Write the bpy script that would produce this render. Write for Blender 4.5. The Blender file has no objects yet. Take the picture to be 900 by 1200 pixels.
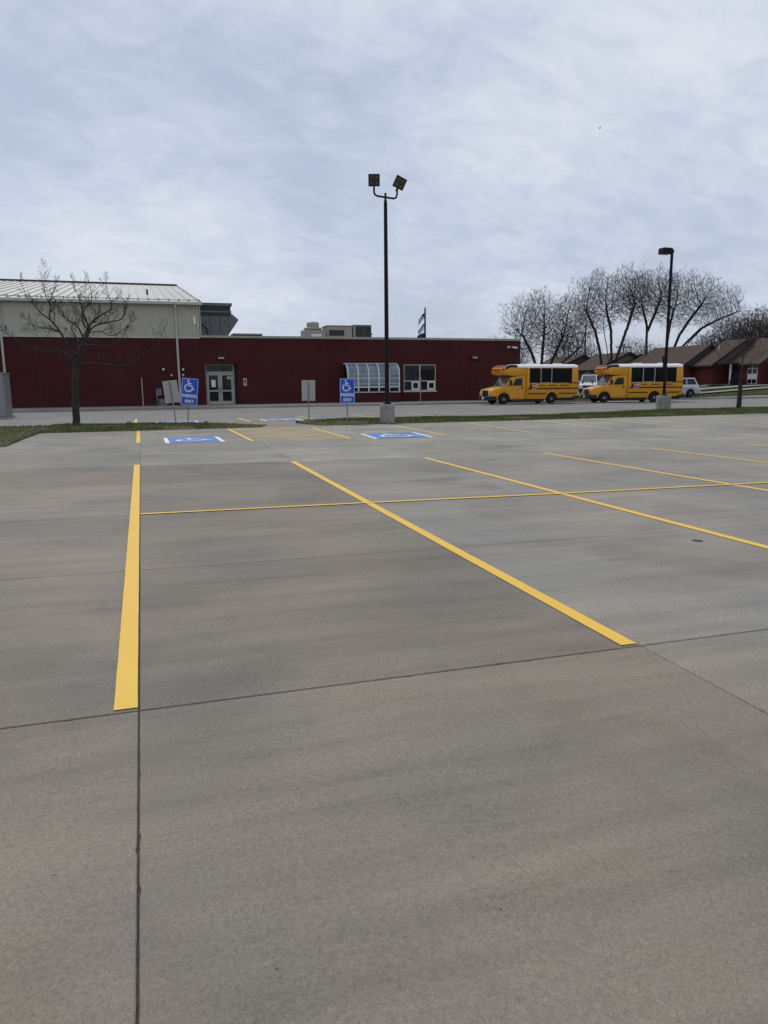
import bpy, bmesh, math, random
from mathutils import Vector, Matrix
R = math.radians
scene = bpy.context.scene
col = scene.collection

# ------------------------------------------------------------------ camera
YAW, PITCH, ROLL, EYE = 18.2, 10.0, 0.55, 1.52
def cam_basis():
    y, p, r = R(YAW), R(PITCH), R(ROLL)
    fw = Vector((math.sin(y)*math.cos(p), math.cos(y)*math.cos(p), -math.sin(p)))
    rt = Vector((math.cos(y), -math.sin(y), 0)); up = rt.cross(fw)
    c, s = math.cos(r), math.sin(r)
    return rt*c - up*s, up*c + rt*s, fw
cd = bpy.data.cameras.new('camera'); cam = bpy.data.objects.new('camera', cd); col.objects.link(cam)
cd.sensor_fit = 'HORIZONTAL'; cd.sensor_width = 36; cd.lens = 34.0; cd.clip_start = 0.05; cd.clip_end = 6000
_r, _u, _f = cam_basis()
cam.matrix_world = Matrix(((_r.x, _u.x, -_f.x, 0), (_r.y, _u.y, -_f.y, 0), (_r.z, _u.z, -_f.z, EYE), (0, 0, 0, 1)))
scene.camera = cam

# ------------------------------------------------------------------ sky and sun
SUN_EL, SUN_AZ = 52, -12          # azimuth clockwise from +Y
world = bpy.data.worlds.new('World'); scene.world = world; world.use_nodes = True
nt = world.node_tree; nt.nodes.clear()
def N(t, typ, **kw):
    n = t.nodes.new(typ)
    for k, v in kw.items():
        if hasattr(n, k): setattr(n, k, v)
    return n
def build_sky():
    L = nt.links.new
    out = N(nt, 'ShaderNodeOutputWorld'); bg = N(nt, 'ShaderNodeBackground'); bg.inputs['Strength'].default_value = 0.1
    sky = N(nt, 'ShaderNodeTexSky', sky_type='NISHITA', sun_disc=False)
    sky.sun_elevation = R(SUN_EL); sky.sun_rotation = R(SUN_AZ); sky.air_density = 1.0; sky.dust_density = 1.0
    tc = N(nt, 'ShaderNodeTexCoord'); sep = N(nt, 'ShaderNodeSeparateXYZ'); L(tc.outputs['Generated'], sep.inputs[0])
    def M(op, a, b=None, clamp=False):
        n = N(nt, 'ShaderNodeMath', operation=op); n.use_clamp = clamp
        for i, v in enumerate((a, b)):
            if v is None: continue
            if isinstance(v, (int, float)): n.inputs[i].default_value = v
            else: L(v, n.inputs[i])
        return n.outputs[0]
    zz = M('MAXIMUM', sep.outputs[2], 0.0)
    den = M('ADD', zz, 0.42)
    cx = M('DIVIDE', sep.outputs[0], den); cy = M('DIVIDE', sep.outputs[1], den)
    cb = N(nt, 'ShaderNodeCombineXYZ'); L(cx, cb.inputs[0]); L(cy, cb.inputs[1])
    def noise(scale, detail, rough, dist, rot, st, off):
        mp = N(nt, 'ShaderNodeMapping'); L(cb.outputs[0], mp.inputs[0])
        mp.inputs['Rotation'].default_value = (0, 0, R(rot)); mp.inputs['Scale'].default_value = st; mp.inputs['Location'].default_value = off
        n = N(nt, 'ShaderNodeTexNoise'); L(mp.outputs[0], n.inputs['Vector'])
        n.inputs['Scale'].default_value = scale; n.inputs['Detail'].default_value = detail
        n.inputs['Roughness'].default_value = rough; n.inputs['Distortion'].default_value = dist
        return n.outputs[0]
    big = noise(0.85, 3, 0.5, 0.5, 25, (1.0, 1.0, 1), (3.1, 1.7, 0))
    mid = noise(3.0, 9, 0.62, 0.6, 34, (0.85, 1.15, 1), (7.3, 2.2, 0))
    rip = noise(13, 6, 0.6, 0.9, -25, (0.8, 1.2, 1), (0.4, 5.2, 0))
    d = M('ADD', M('MULTIPLY', big, 0.95), M('ADD', M('MULTIPLY', mid, 0.62), M('MULTIPLY', rip, 0.34)))
    mr = N(nt, 'ShaderNodeMapRange'); L(d, mr.inputs[0]); mr.inputs[1].default_value = 0.70; mr.inputs[2].default_value = 1.22
    ramp = N(nt, 'ShaderNodeValToRGB'); L(mr.outputs[0], ramp.inputs[0])
    e = ramp.color_ramp.elements
    e[0].position = 0.16; e[0].color = (4.8, 5.35, 6.7, 1)
    e[1].position = 0.84; e[1].color = (7.2, 7.7, 8.5, 1)
    m1 = ramp.color_ramp.elements.new(0.48); m1.color = (5.95, 6.5, 7.7, 1)
    # thin cover: a share of the clear sky shows through between the banks
    cov = N(nt, 'ShaderNodeMapRange'); L(d, cov.inputs[0])
    cov.inputs[1].default_value = 0.75; cov.inputs[2].default_value = 1.1; cov.inputs[3].default_value = 0.80; cov.inputs[4].default_value = 0.97
    mix = N(nt, 'ShaderNodeMix', data_type='RGBA'); L(cov.outputs[0], mix.inputs[0])
    L(sky.outputs[0], mix.inputs[6]); L(ramp.outputs[0], mix.inputs[7])
    L(mix.outputs[2], bg.inputs[0]); L(bg.outputs[0], out.inputs[0])
build_sky()
sd = bpy.data.lights.new('sun', 'SUN'); sd.energy = 1.5; sd.angle = R(11); sd.color = (1, 0.95, 0.88)
sun = bpy.data.objects.new('sun', sd); col.objects.link(sun)
_d = Vector((math.sin(R(SUN_AZ))*math.cos(R(SUN_EL)), math.cos(R(SUN_AZ))*math.cos(R(SUN_EL)), math.sin(R(SUN_EL))))
sun.rotation_euler = (-_d).to_track_quat('-Z', 'Y').to_euler(); sun.location = (0, 30, 60)
vs = scene.view_settings; vs.view_transform = 'Standard'; vs.look = 'None'; vs.exposure = 0; vs.gamma = 1; vs.use_curve_mapping = False

# ------------------------------------------------------------------ helpers
def lot_z(x, y):                                   # the lot drains a little to the right; level again at the grass
    xx = x if x < 5.7 else 5.7 + 0.6*(x - 5.7)
    xx = max(xx, -6)
    w = min(1, max(0, (26.6 - y)/(26.6 - 14.8)))
    return -0.0115*xx*w
def sm(t): t = min(1, max(0, t)); return t*t*(3 - 2*t)
def land_z(x, y):                                  # the lawns beyond the drive rise towards the houses
    return 1.05*sm((x - 38)/28)*sm((y - 51)/6)
def gz(x, y): return lot_z(x, y) + land_z(x, y)

class MB:
    def __init__(s): s.v = []; s.f = []; s.mi = []
    def add(s, vs, fs, mi=0):
        o = len(s.v); s.v += [tuple(v) for v in vs]; s.f += [tuple(i + o for i in f) for f in fs]; s.mi += [mi]*len(fs); return s
    def box(s, x0, x1, y0, y1, z0, z1, mi=0, rot=None):
        vs = [Vector((x, y, z)) for z in (z0, z1) for y in (y0, y1) for x in (x0, x1)]
        if rot is not None:
            c = Vector(((x0+x1)/2, (y0+y1)/2, (z0+z1)/2)); vs = [c + rot @ (v - c) for v in vs]
        return s.add(vs, [(0, 2, 3, 1), (4, 5, 7, 6), (0, 1, 5, 4), (2, 6, 7, 3), (0, 4, 6, 2), (1, 3, 7, 5)], mi)
    def prism(s, poly, a, b, axis='y', mi=0):      # poly of (u,w): axis y -> (x,z); axis x -> (y,z); axis z -> (x,y)
        def P(u, w, t):
            return {'y': (u, t, w), 'x': (t, u, w), 'z': (u, w, t)}[axis]
        n = len(poly)
        return s.add([P(u, w, a) for u, w in poly] + [P(u, w, b) for u, w in poly],
                     [tuple(range(n)), tuple(range(2*n - 1, n - 1, -1))] + [(i, i + n, (i + 1) % n + n, (i + 1) % n) for i in range(n)], mi)
    def tube(s, pts, rad, n=6, cap=True, mi=0):
        pts = [Vector(p) for p in pts]
        if isinstance(rad, (int, float)): rad = [rad]*len(pts)
        vs = []; fs = []; ref = None
        for i, p in enumerate(pts):
            t = (pts[min(i+1, len(pts)-1)] - pts[max(i-1, 0)])
            t = t.normalized() if t.length > 1e-9 else Vector((0, 0, 1))
            if ref is None: ref = Vector((1, 0, 0)) if abs(t.x) < 0.8 else Vector((0, 1, 0))
            a = (ref - t*ref.dot(t)); a = a.normalized() if a.length > 1e-6 else t.orthogonal().normalized()
            ref = a; b = t.cross(a)
            for k in range(n):
                g = 2*math.pi*k/n; vs.append(p + (a*math.cos(g) + b*math.sin(g))*rad[i])
        for i in range(len(pts) - 1):
            for k in range(n): fs.append((i*n+k, i*n+(k+1) % n, (i+1)*n+(k+1) % n, (i+1)*n+k))
        if cap: fs.append(tuple(range(n-1, -1, -1))); fs.append(tuple(range((len(pts)-1)*n, len(pts)*n)))
        return s.add(vs, fs, mi)
    def lathe(s, prof, c, n=16, axis='z', mi=0):   # prof of (r,t)
        vs = []; fs = []
        for r, t in prof:
            for k in range(n):
                g = 2*math.pi*k/n; a, b = r*math.cos(g), r*math.sin(g)
                v = {'z': (a, b, t), 'y': (a, t, b), 'x': (t, a, b)}[axis]; vs.append((c[0]+v[0], c[1]+v[1], c[2]+v[2]))
        for i in range(len(prof)-1):
            for k in range(n): fs.append((i*n+k, i*n+(k+1) % n, (i+1)*n+(k+1) % n, (i+1)*n+k))
        fs.append(tuple(range(n-1, -1, -1))); fs.append(tuple(range((len(prof)-1)*n, len(prof)*n)))
        return s.add(vs, fs, mi)
    def build(s, name, mats, parent=None, bevel=0, seg=2, smooth=False, fix=True):
        me = bpy.data.meshes.new(name); me.from_pydata(s.v, [], s.f)
        if not isinstance(mats, (list, tuple)): mats = [mats]
        for m in mats: me.materials.append(m)
        if len(mats) > 1: me.polygons.foreach_set('material_index', s.mi)
        if fix or bevel:
            bm = bmesh.new(); bm.from_mesh(me)
            if fix: bmesh.ops.recalc_face_normals(bm, faces=bm.faces)
            if bevel:
                ed = [e for e in bm.edges if len(e.link_faces) == 2 and e.calc_face_angle(0) > 0.6]
                bmesh.ops.bevel(bm, geom=ed, offset=bevel, segments=seg, affect='EDGES', profile=0.5, clamp_overlap=True)
            bm.to_mesh(me); bm.free()
        if smooth:
            me.polygons.foreach_set('use_smooth', [True]*len(me.polygons))
            if smooth is not True: me.set_sharp_from_angle(angle=R(smooth))
        o = bpy.data.objects.new(name, me); col.objects.link(o)
        if parent is not None: o.parent = parent
        return o
def empty(name, loc=(0, 0, 0), rz=0):
    o = bpy.data.objects.new(name, None); col.objects.link(o); o.location = loc; o.rotation_euler = (0, 0, rz); o.empty_display_size = 0.2
    return o
def tag(o, label=None, cat=None, group=None, kind=None):
    if label: o['label'] = label
    if cat: o['category'] = cat
    if group: o['group'] = group
    if kind: o['kind'] = kind
    return o
def copy_tree(o, parent=None):
    c = o.copy(); col.objects.link(c)
    if parent is not None: c.parent = parent
    for ch in list(o.children): copy_tree(ch, c)
    return c
def text_mesh(s, size, name, m, parent, mat4, extrude=0.003, bold=0.0, sx=1.0):
    cu = bpy.data.curves.new(name, 'FONT'); cu.body = s; cu.size = size; cu.extrude = extrude; cu.offset = bold
    cu.align_x = 'CENTER'; cu.align_y = 'CENTER'; cu.resolution_u = 3
    t = bpy.data.objects.new('tmp', cu); col.objects.link(t)
    dg = bpy.context.evaluated_depsgraph_get()
    me = bpy.data.meshes.new_from_object(t.evaluated_get(dg)); bpy.data.objects.remove(t)
    me.transform(Matrix.Diagonal((sx, 1, 1, 1))); me.transform(mat4); me.materials.clear(); me.materials.append(m); me.name = name
    o = bpy.data.objects.new(name, me); col.objects.link(o); o.parent = parent
    return o

# ------------------------------------------------------------------ materials
def base_mat(name, rough=0.6, metal=0.0, spec=0.4):
    m = bpy.data.materials.new(name); m.use_nodes = True; t = m.node_tree; b = t.nodes['Principled BSDF']
    b.inputs['Roughness'].default_value = rough; b.inputs['Metallic'].default_value = metal; b.inputs['Specular IOR Level'].default_value = spec
    return m, t, b
def pos_node(t, scale=(1, 1, 1), rot=0, obj=False):
    if obj:
        g = N(t, 'ShaderNodeTexCoord'); o = g.outputs['Object']
    else:
        g = N(t, 'ShaderNodeNewGeometry'); o = g.outputs['Position']
    mp = N(t, 'ShaderNodeMapping'); t.links.new(o, mp.inputs[0]); mp.inputs['Scale'].default_value = scale; mp.inputs['Rotation'].default_value = (0, 0, rot)
    return mp.outputs[0]
def noise_node(t, vec, scale, detail=4, rough=0.55, dist=0):
    n = N(t, 'ShaderNodeTexNoise'); t.links.new(vec, n.inputs['Vector'])
    n.inputs['Scale'].default_value = scale; n.inputs['Detail'].default_value = detail; n.inputs['Roughness'].default_value = rough; n.inputs['Distortion'].default_value = dist
    return n.outputs[0]
def ramp_node(t, fac, stops):
    r = N(t, 'ShaderNodeValToRGB'); t.links.new(fac, r.inputs[0]); e = r.color_ramp.elements
    while len(e) < len(stops): e.new(0.5)
    for i, (p, c) in enumerate(stops): e[i].position = p; e[i].color = (*c, 1) if len(c) == 3 else c
    return r.outputs[0]
def mixc(t, fac, a, b, mode='MIX'):
    n = N(t, 'ShaderNodeMix', data_type='RGBA', blend_type=mode)
    for i, v in ((0, fac), (6, a), (7, b)):
        if isinstance(v, (int, float)): n.inputs[i].default_value = v
        elif isinstance(v, tuple): n.inputs[i].default_value = (*v, 1)
        else: t.links.new(v, n.inputs[i])
    return n.outputs[2]
def bump(t, b, h, strength, dist=0.01):
    n = N(t, 'ShaderNodeBump'); n.inputs['Strength'].default_value = strength; n.inputs['Distance'].default_value = dist
    t.links.new(h, n.inputs['Height']); t.links.new(n.outputs[0], b.inputs['Normal'])
def mat(name, c, rough=0.6, metal=0.0, var=0.12, scale=6.0, spec=0.4, bmp=0.0, obj=True):
    m, t, b = base_mat(name, rough, metal, spec)
    v = pos_node(t, obj=obj); n = noise_node(t, v, scale, 5)
    lo = tuple(max(0, x*(1 - var)) for x in c); hi = tuple(min(1, x*(1 + var)) for x in c)
    t.links.new(ramp_node(t, n, [(0.3, lo), (0.7, hi)]), b.inputs['Base Color'])
    rr = N(t, 'ShaderNodeMapRange'); t.links.new(n, rr.inputs[0]); rr.inputs[3].default_value = max(0.02, rough - 0.08); rr.inputs[4].default_value = min(1, rough + 0.08)
    t.links.new(rr.outputs[0], b.inputs['Roughness'])
    if bmp: bump(t, b, noise_node(t, v, scale*8, 4), bmp, 0.005)
    return m

def concrete(name, warm, cool, tint_by_object=False, streak=0.0, dark=0.0):
    m, t, b = base_mat(name, 0.85, 0, 0.3); L = t.links.new
    v = pos_node(t)
    n1 = noise_node(t, pos_node(t, (0.16, 0.9, 1), R(5)), 1.0, 5, 0.6, 0.4)        # broad weathering, drawn out along the paving passes
    n2 = noise_node(t, v, 0.45, 4, 0.6)
    n3 = noise_node(t, pos_node(t, (0.5, 5.0, 1), R(6)), 1.0, 6, 0.65, 0.2)        # finishing streaks
    g1 = noise_node(t, v, 55, 5, 0.75)
    g2 = noise_node(t, v, 130, 3, 0.8)
    c = mixc(t, n1, tuple(x*0.80 for x in warm), tuple(x*1.22 for x in warm))
    f2 = N(t, 'ShaderNodeMapRange'); L(n2, f2.inputs[0]); f2.inputs[1].default_value = 0.42; f2.inputs[2].default_value = 0.58
    c = mixc(t, f2.outputs[0], c, mixc(t, n1, tuple(x*0.82 for x in cool), tuple(x*1.16 for x in cool)))
    s = ramp_node(t, n3, [(0.3, (0.85, 0.85, 0.85)), (0.5, (1, 1, 1)), (0.72, (1.11, 1.10, 1.09))])
    c = mixc(t, 1.0, c, s, 'MULTIPLY')
    gr = ramp_node(t, g1, [(0.25, (0.74, 0.74, 0.74)), (0.5, (1, 1, 1)), (0.75, (1.22, 1.20, 1.17))])
    c = mixc(t, 1.0, c, gr, 'MULTIPLY')
    gr2 = ramp_node(t, g2, [(0.3, (0.62, 0.62, 0.62)), (0.7, (1.35, 1.33, 1.30))])
    c = mixc(t, 0.6, c, gr2, 'MULTIPLY')
    pt = noise_node(t, pos_node(t, (0.8, 1.1, 1), 0.4), 0.55, 3, 0.5, 0.8)
    c = mixc(t, 1.0, c, ramp_node(t, pt, [(0.30, (0.87, 0.875, 0.87)), (0.5, (1, 1, 1)), (0.66, (1.13, 1.105, 1.07))]), 'MULTIPLY')
    # small dark pits and gum spots
    vo = N(t, 'ShaderNodeTexVoronoi'); L(v, vo.inputs['Vector']); vo.inputs['Scale'].default_value = 5.5
    sp = ramp_node(t, vo.outputs['Distance'], [(0.018, (0.35, 0.34, 0.33)), (0.04, (1, 1, 1))])
    c = mixc(t, 0.75, c, sp, 'MULTIPLY')
    v2 = N(t, 'ShaderNodeTexVoronoi'); L(pos_node(t, (1, 1, 1), 0.6), v2.inputs['Vector']); v2.inputs['Scale'].default_value = 26
    sp2 = ramp_node(t, v2.outputs['Distance'], [(0.05, (0.62, 0.61, 0.60)), (0.10, (1, 1, 1))])
    c = mixc(t, 0.6, c, sp2, 'MULTIPLY')
    # old drip stains with soft edges
    st = noise_node(t, pos_node(t, (0.55, 0.4, 1), 0.3), 1.3, 3, 0.5, 0.6)
    sf = ramp_node(t, st, [(0.30, (0.80, 0.79, 0.77)), (0.43, (1, 1, 1))])
    c = mixc(t, 0.8, c, sf, 'MULTIPLY')
    if tint_by_object:
        oi = N(t, 'ShaderNodeObjectInfo'); c = mixc(t, 1.0, c, oi.outputs['Color'], 'MULTIPLY')
    L(c, b.inputs['Base Color'])
    rr = N(t, 'ShaderNodeMapRange'); L(n1, rr.inputs[0]); rr.inputs[3].default_value = 0.72; rr.inputs[4].default_value = 0.92; L(rr.outputs[0], b.inputs['Roughness'])
    h = N(t, 'ShaderNodeMath', operation='ADD'); L(g1, h.inputs[0]); L(g2, h.inputs[1])
    bump(t, b, h.outputs[0], 0.28, 0.004)
    return m
M = {}
M['slab'] = concrete('lot_concrete', (0.247, 0.215, 0.174), (0.215, 0.200, 0.170), True)
M['drive'] = concrete('drive_concrete', (0.215, 0.205, 0.19), (0.20, 0.195, 0.185))
M['walk'] = concrete('walk_concrete', (0.28, 0.265, 0.245), (0.25, 0.243, 0.23))
M['pedestal'] = mat('cast_concrete', (0.27, 0.255, 0.235), 0.9, var=0.22, scale=5, bmp=0.4)
M['joint'] = mat('joint_dirt', (0.065, 0.058, 0.05), 0.95, var=0.4, scale=30)

def paint(name, c, wear=0.25):
    m, t, b = base_mat(name, 0.55, 0, 0.35); L = t.links.new; v = pos_node(t)
    a = noise_node(t, v, 1.2, 4); g = noise_node(t, v, 70, 4, 0.7); w = noise_node(t, v, 16, 6, 0.72, 0.4)
    cc = mixc(t, a, tuple(x*0.93 for x in c), tuple(min(1, x*1.05) for x in c))
    cc = mixc(t, 1, cc, ramp_node(t, g, [(0.28, (0.88, 0.86, 0.82)), (0.6, (1, 1, 1))]), 'MULTIPLY')
    wf = ramp_node(t, w, [(0.27, (wear*2.5,)*3), (0.37, (0, 0, 0))])
    cc = mixc(t, wf, cc, (0.20, 0.18, 0.155))
    L(cc, b.inputs['Base Color']); bump(t, b, g, 0.2, 0.003)
    return m
M['yellow'] = paint('yellow_road_paint', (0.86, 0.53, 0.062), 0.22)
M['faded_yellow'] = paint('faded_yellow_road_paint', (0.76, 0.54, 0.17), 0.18)
M['blue_paint'] = paint('blue_road_paint', (0.055, 0.19, 0.56), 0.15)
M['white_paint'] = paint('white_road_paint', (0.80, 0.80, 0.80), 0.15)

def brick_mat(name, c1, c2, mortar, obj=False):
    m, t, b = base_mat(name, 0.85, 0, 0.25); L = t.links.new
    g = N(t, 'ShaderNodeNewGeometry'); sp = N(t, 'ShaderNodeSeparateXYZ'); L(g.outputs['Position'], sp.inputs[0])
    ad = N(t, 'ShaderNodeMath', operation='ADD'); L(sp.outputs[0], ad.inputs[0]); L(sp.outputs[1], ad.inputs[1])
    cb = N(t, 'ShaderNodeCombineXYZ'); L(ad.outputs[0], cb.inputs[0]); L(sp.outputs[2], cb.inputs[1])
    br = N(t, 'ShaderNodeTexBrick'); L(cb.outputs[0], br.inputs['Vector']); br.inputs['Scale'].default_value = 1.0
    br.inputs['Brick Width'].default_value = 0.30; br.inputs['Row Height'].default_value = 0.10; br.inputs['Mortar Size'].default_value = 0.008
    br.inputs['Color1'].default_value = (*c1, 1); br.inputs['Color2'].default_value = (*c2, 1); br.inputs['Mortar'].default_value = (*mortar, 1)
    n = noise_node(t, pos_node(t, (0.4, 0.4, 1.2)), 0.8, 4)
    c = mixc(t, 1, br.outputs['Color'], ramp_node(t, n, [(0.3, (0.85, 0.85, 0.85)), (0.7, (1.12, 1.1, 1.1))]), 'MULTIPLY')
    L(c, b.inputs['Base Color']); bump(t, b, br.outputs['Fac'], -0.3, 0.006)
    return m
M['brick'] = brick_mat('maroon_brick', (0.068, 0.0125, 0.0135), (0.057, 0.0110, 0.0122), (0.052, 0.0135, 0.0140))
M['house_brick'] = brick_mat('house_brick', (0.13, 0.024, 0.021), (0.105, 0.02, 0.018), (0.10, 0.035, 0.03))
M['siding'] = mat('beige_metal_siding', (0.43, 0.41, 0.33), 0.5, var=0.06, scale=1.5)
M['roof_metal'] = mat('beige_metal_roof', (0.46, 0.45, 0.40), 0.42, var=0.12, scale=0.6, spec=0.5)
M['trim'] = mat('light_metal_trim', (0.50, 0.49, 0.45), 0.5, var=0.08, scale=3)
M['coping'] = mat('parapet_coping', (0.33, 0.31, 0.28), 0.55, var=0.1, scale=1.5)
M['dark_trim'] = mat('dark_metal_trim', (0.05, 0.052, 0.05), 0.5)
M['hvac_grey'] = mat('grey_unit_metal', (0.12, 0.14, 0.14), 0.5, var=0.15, scale=3)
M['hvac_dark'] = mat('dark_unit_metal', (0.025, 0.032, 0.03), 0.6, var=0.2)
M['hvac_beige'] = mat('beige_unit_metal', (0.34, 0.31, 0.255), 0.6, var=0.12)
M['galv'] = mat('galvanised_steel', (0.26, 0.26, 0.26), 0.45, 0.4, var=0.12, scale=12)
M['sign_back'] = mat('bare_sign_back', (0.42, 0.42, 0.39), 0.5, 0.2, var=0.08, scale=5)
M['sign_blue'] = mat('blue_sign_sheet', (0.012, 0.085, 0.50), 0.35, var=0.06, scale=3)
M['sign_white'] = mat('white_sign_print', (0.72, 0.74, 0.76), 0.4, var=0.03)
M['white'] = mat('white_enamel', (0.72, 0.72, 0.70), 0.35, var=0.05)
M['pole'] = mat('dark_bronze_pole', (0.009, 0.0085, 0.0085), 0.6, var=0.2, scale=4, spec=0.2)
M['lens'] = mat('lamp_lens', (0.05, 0.05, 0.05), 0.12, var=0.2)
M['chip'] = mat('lamp_led', (0.16, 0.135, 0.075), 0.3)
M['frame'] = mat('aluminium_frame', (0.46, 0.46, 0.44), 0.4, 0.1, var=0.06)
M['door_frame'] = mat('beige_door_frame', (0.36, 0.345, 0.30), 0.45, var=0.06)
M['black'] = mat('black_trim', (0.012, 0.012, 0.012), 0.5, var=0.2)
M['rubber'] = mat('tyre_rubber', (0.014, 0.014, 0.014), 0.85, var=0.2, scale=20)
M['rim'] = mat('steel_rim', (0.24, 0.24, 0.24), 0.4, 0.3)
M['bus_yellow'] = mat('school_bus_yellow', (0.66, 0.30, 0.010), 0.30, var=0.04, scale=2, spec=0.5)
M['bus_white'] = mat('bus_roof_white', (0.80, 0.80, 0.80), 0.35, var=0.03)
M['red'] = mat('stop_sign_red', (0.52, 0.02, 0.03), 0.4)
M['amber'] = mat('amber_lamp', (0.75, 0.27, 0.02), 0.25)
M['red_lamp'] = mat('red_lamp', (0.35, 0.01, 0.01), 0.25)
M['chrome'] = mat('chrome', (0.5, 0.5, 0.5), 0.2, 0.9)
M['headlamp'] = mat('headlamp_glass', (0.55, 0.56, 0.58), 0.1, spec=0.6)
M['silver'] = mat('silver_car_paint', (0.50, 0.51, 0.52), 0.25, 0.25, var=0.03)
M['car_white'] = mat('white_car_paint', (0.74, 0.74, 0.74), 0.25, var=0.03)
M['shingle'] = mat('brown_shingles', (0.066, 0.043, 0.032), 0.9, var=0.45, scale=5, bmp=0.5, obj=False)
M['fascia'] = mat('dark_fascia', (0.022, 0.018, 0.016), 0.7)
M['gable'] = mat('grey_gable_boards', (0.11, 0.105, 0.10), 0.8, var=0.12)
M['tan_wall'] = mat('tan_boards', (0.16, 0.13, 0.09), 0.85, var=0.15)
M['wood_pole'] = mat('weathered_pole', (0.10, 0.08, 0.065), 0.9, var=0.25)
M['bark'] = mat('grey_bark', (0.040, 0.034, 0.030), 0.95, var=0.4, scale=7, bmp=0.8)
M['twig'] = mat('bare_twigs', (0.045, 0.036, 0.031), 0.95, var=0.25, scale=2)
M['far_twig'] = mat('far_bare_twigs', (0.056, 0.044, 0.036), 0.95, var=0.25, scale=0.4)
M['evergreen'] = mat('dark_evergreen', (0.022, 0.028, 0.018), 0.9, var=0.4, scale=1)
M['wrap'] = mat('trunk_wrap', (0.02, 0.02, 0.019), 0.8)
M['mulch'] = mat('brown_dirt', (0.075, 0.058, 0.042), 0.95, var=0.4, scale=6, bmp=0.8, obj=False)
M['dead_leaf'] = mat('dead_leaf', (0.05, 0.03, 0.02), 0.9)
M['joint_seal'] = mat('maroon_sealant', (0.062, 0.022, 0.022), 0.8)
M['flag_navy'] = mat('navy_cloth', (0.012, 0.018, 0.09), 0.8)
M['flag_red'] = mat('red_cloth', (0.42, 0.02, 0.03), 0.8)
M['flag_white'] = mat('white_cloth', (0.72, 0.72, 0.74), 0.8)
M['flag_blue'] = mat('light_blue_cloth', (0.10, 0.25, 0.62), 0.8)

def glass_mat(name, c, rough=0.05, spec=0.6):
    m, t, b = base_mat(name, rough, 0, spec); v = pos_node(t, obj=True); n = noise_node(t, v, 1.2, 3)
    t.links.new(ramp_node(t, n, [(0.3, tuple(x*0.6 for x in c)), (0.7, tuple(x*1.3 for x in c))]), b.inputs['Base Color'])
    bump(t, b, n, 0.03, 0.02)
    return m
M['glass'] = glass_mat('dark_window_glass', (0.010, 0.013, 0.016), 0.05, 0.3)
M['tint'] = glass_mat('tinted_bus_glass', (0.003, 0.003, 0.0035), 0.12, 0.12)
M['bow_glass'] = glass_mat('hazy_curved_glass', (0.15, 0.20, 0.235), 0.12, 0.6)
M['windshield'] = glass_mat('windshield_glass', (0.10, 0.12, 0.13), 0.06, 0.8)

def grass_mat(name, stops):
    m, t, b = base_mat(name, 0.9, 0, 0.15); L = t.links.new
    n = noise_node(t, pos_node(t), 0.9, 5, 0.65); k = noise_node(t, pos_node(t), 14, 4, 0.7)
    c = ramp_node(t, n, stops)
    c = mixc(t, 1, c, ramp_node(t, k, [(0.3, (0.6, 0.6, 0.6)), (0.7, (1.3, 1.3, 1.25))]), 'MULTIPLY')
    L(c, b.inputs['Base Color']); bump(t, b, k, 0.6, 0.03)
    return m
M['grass'] = grass_mat('spring_grass', [(0.28, (0.20, 0.165, 0.085)), (0.42, (0.125, 0.14, 0.045)), (0.60, (0.075, 0.125, 0.028))])
M['soil'] = grass_mat('lawn_soil', [(0.30, (0.13, 0.10, 0.065)), (0.5, (0.085, 0.08, 0.035)), (0.7, (0.055, 0.07, 0.024))])
M['far_lawn'] = grass_mat('far_lawn', [(0.30, (0.095, 0.082, 0.045)), (0.5, (0.06, 0.068, 0.026)), (0.7, (0.045, 0.06, 0.02))])

# ------------------------------------------------------------------ ground, lots, drive, walks
def grid_sheet(name, xs, ys, zf, m, kind='structure', parent=None):
    b = MB(); nx = len(xs); vs = [(x, y, zf(x, y)) for y in ys for x in xs]
    fs = [(j*nx+i, j*nx+i+1, (j+1)*nx+i+1, (j+1)*nx+i) for j in range(len(ys)-1) for i in range(nx-1)]
    b.add(vs, fs); o = b.build(name, m, parent, fix=False)
    if parent is None: tag(o, kind=kind)
    return o
def lin(a, b, n): return [a + (b - a)*i/n for i in range(n + 1)]
XS = [-3000, -800, -200, -80] + lin(-60, 120, 72) + [160, 300, 900, 3000]
YS = [-1500, -300, -60, -30] + lin(-20, 120, 70) + [150, 250, 700, 3500]
o = grid_sheet('ground', XS, YS, lambda x, y: gz(x, y) - 0.09, M['far_lawn'])
tag(o, 'pale green and tan lawn spreading beyond the car park', 'lawn')

XJ = [(-18.2, 0), (-15.2, 0), (-12.2, 0), (-9.2, 0), (-6.3, 0), (-3.38, 0), (-0.105, 0), (2.735, 0.0165), (5.66, 0.008), (8.68, 0.008), (11.80, 0.008), (14.95, 0.01),
      (17.95, 0.01), (21.0, 0.01), (24.1, 0.01), (27.2, 0.01), (30.3, 0.01), (33.4, 0.01), (36.5, 0.01)]
YJ = [-5.0, -2.2, 0.62, 3.44, 6.26, 9.08, 11.95, 14.80, 17.7, 20.7, 23.6, 26.75]
def xj(i, y): return XJ[i][0] + XJ[i][1]*(y - 3.44)
def yj(j, x): return YJ[j] + (0.012*max(0, x - 5) if j in (4, ) else 0)
lot = grid_sheet('parking_lot', lin(-18.1, 36.5, 20), lin(-5.0, 20.6, 14) + [23.6, 26.6], lambda x, y: lot_z(x, y) - 0.011, M['joint'])
tag(lot, 'wide grey concrete car park with yellow stall lines', 'car park')
rng = random.Random(4)
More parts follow.
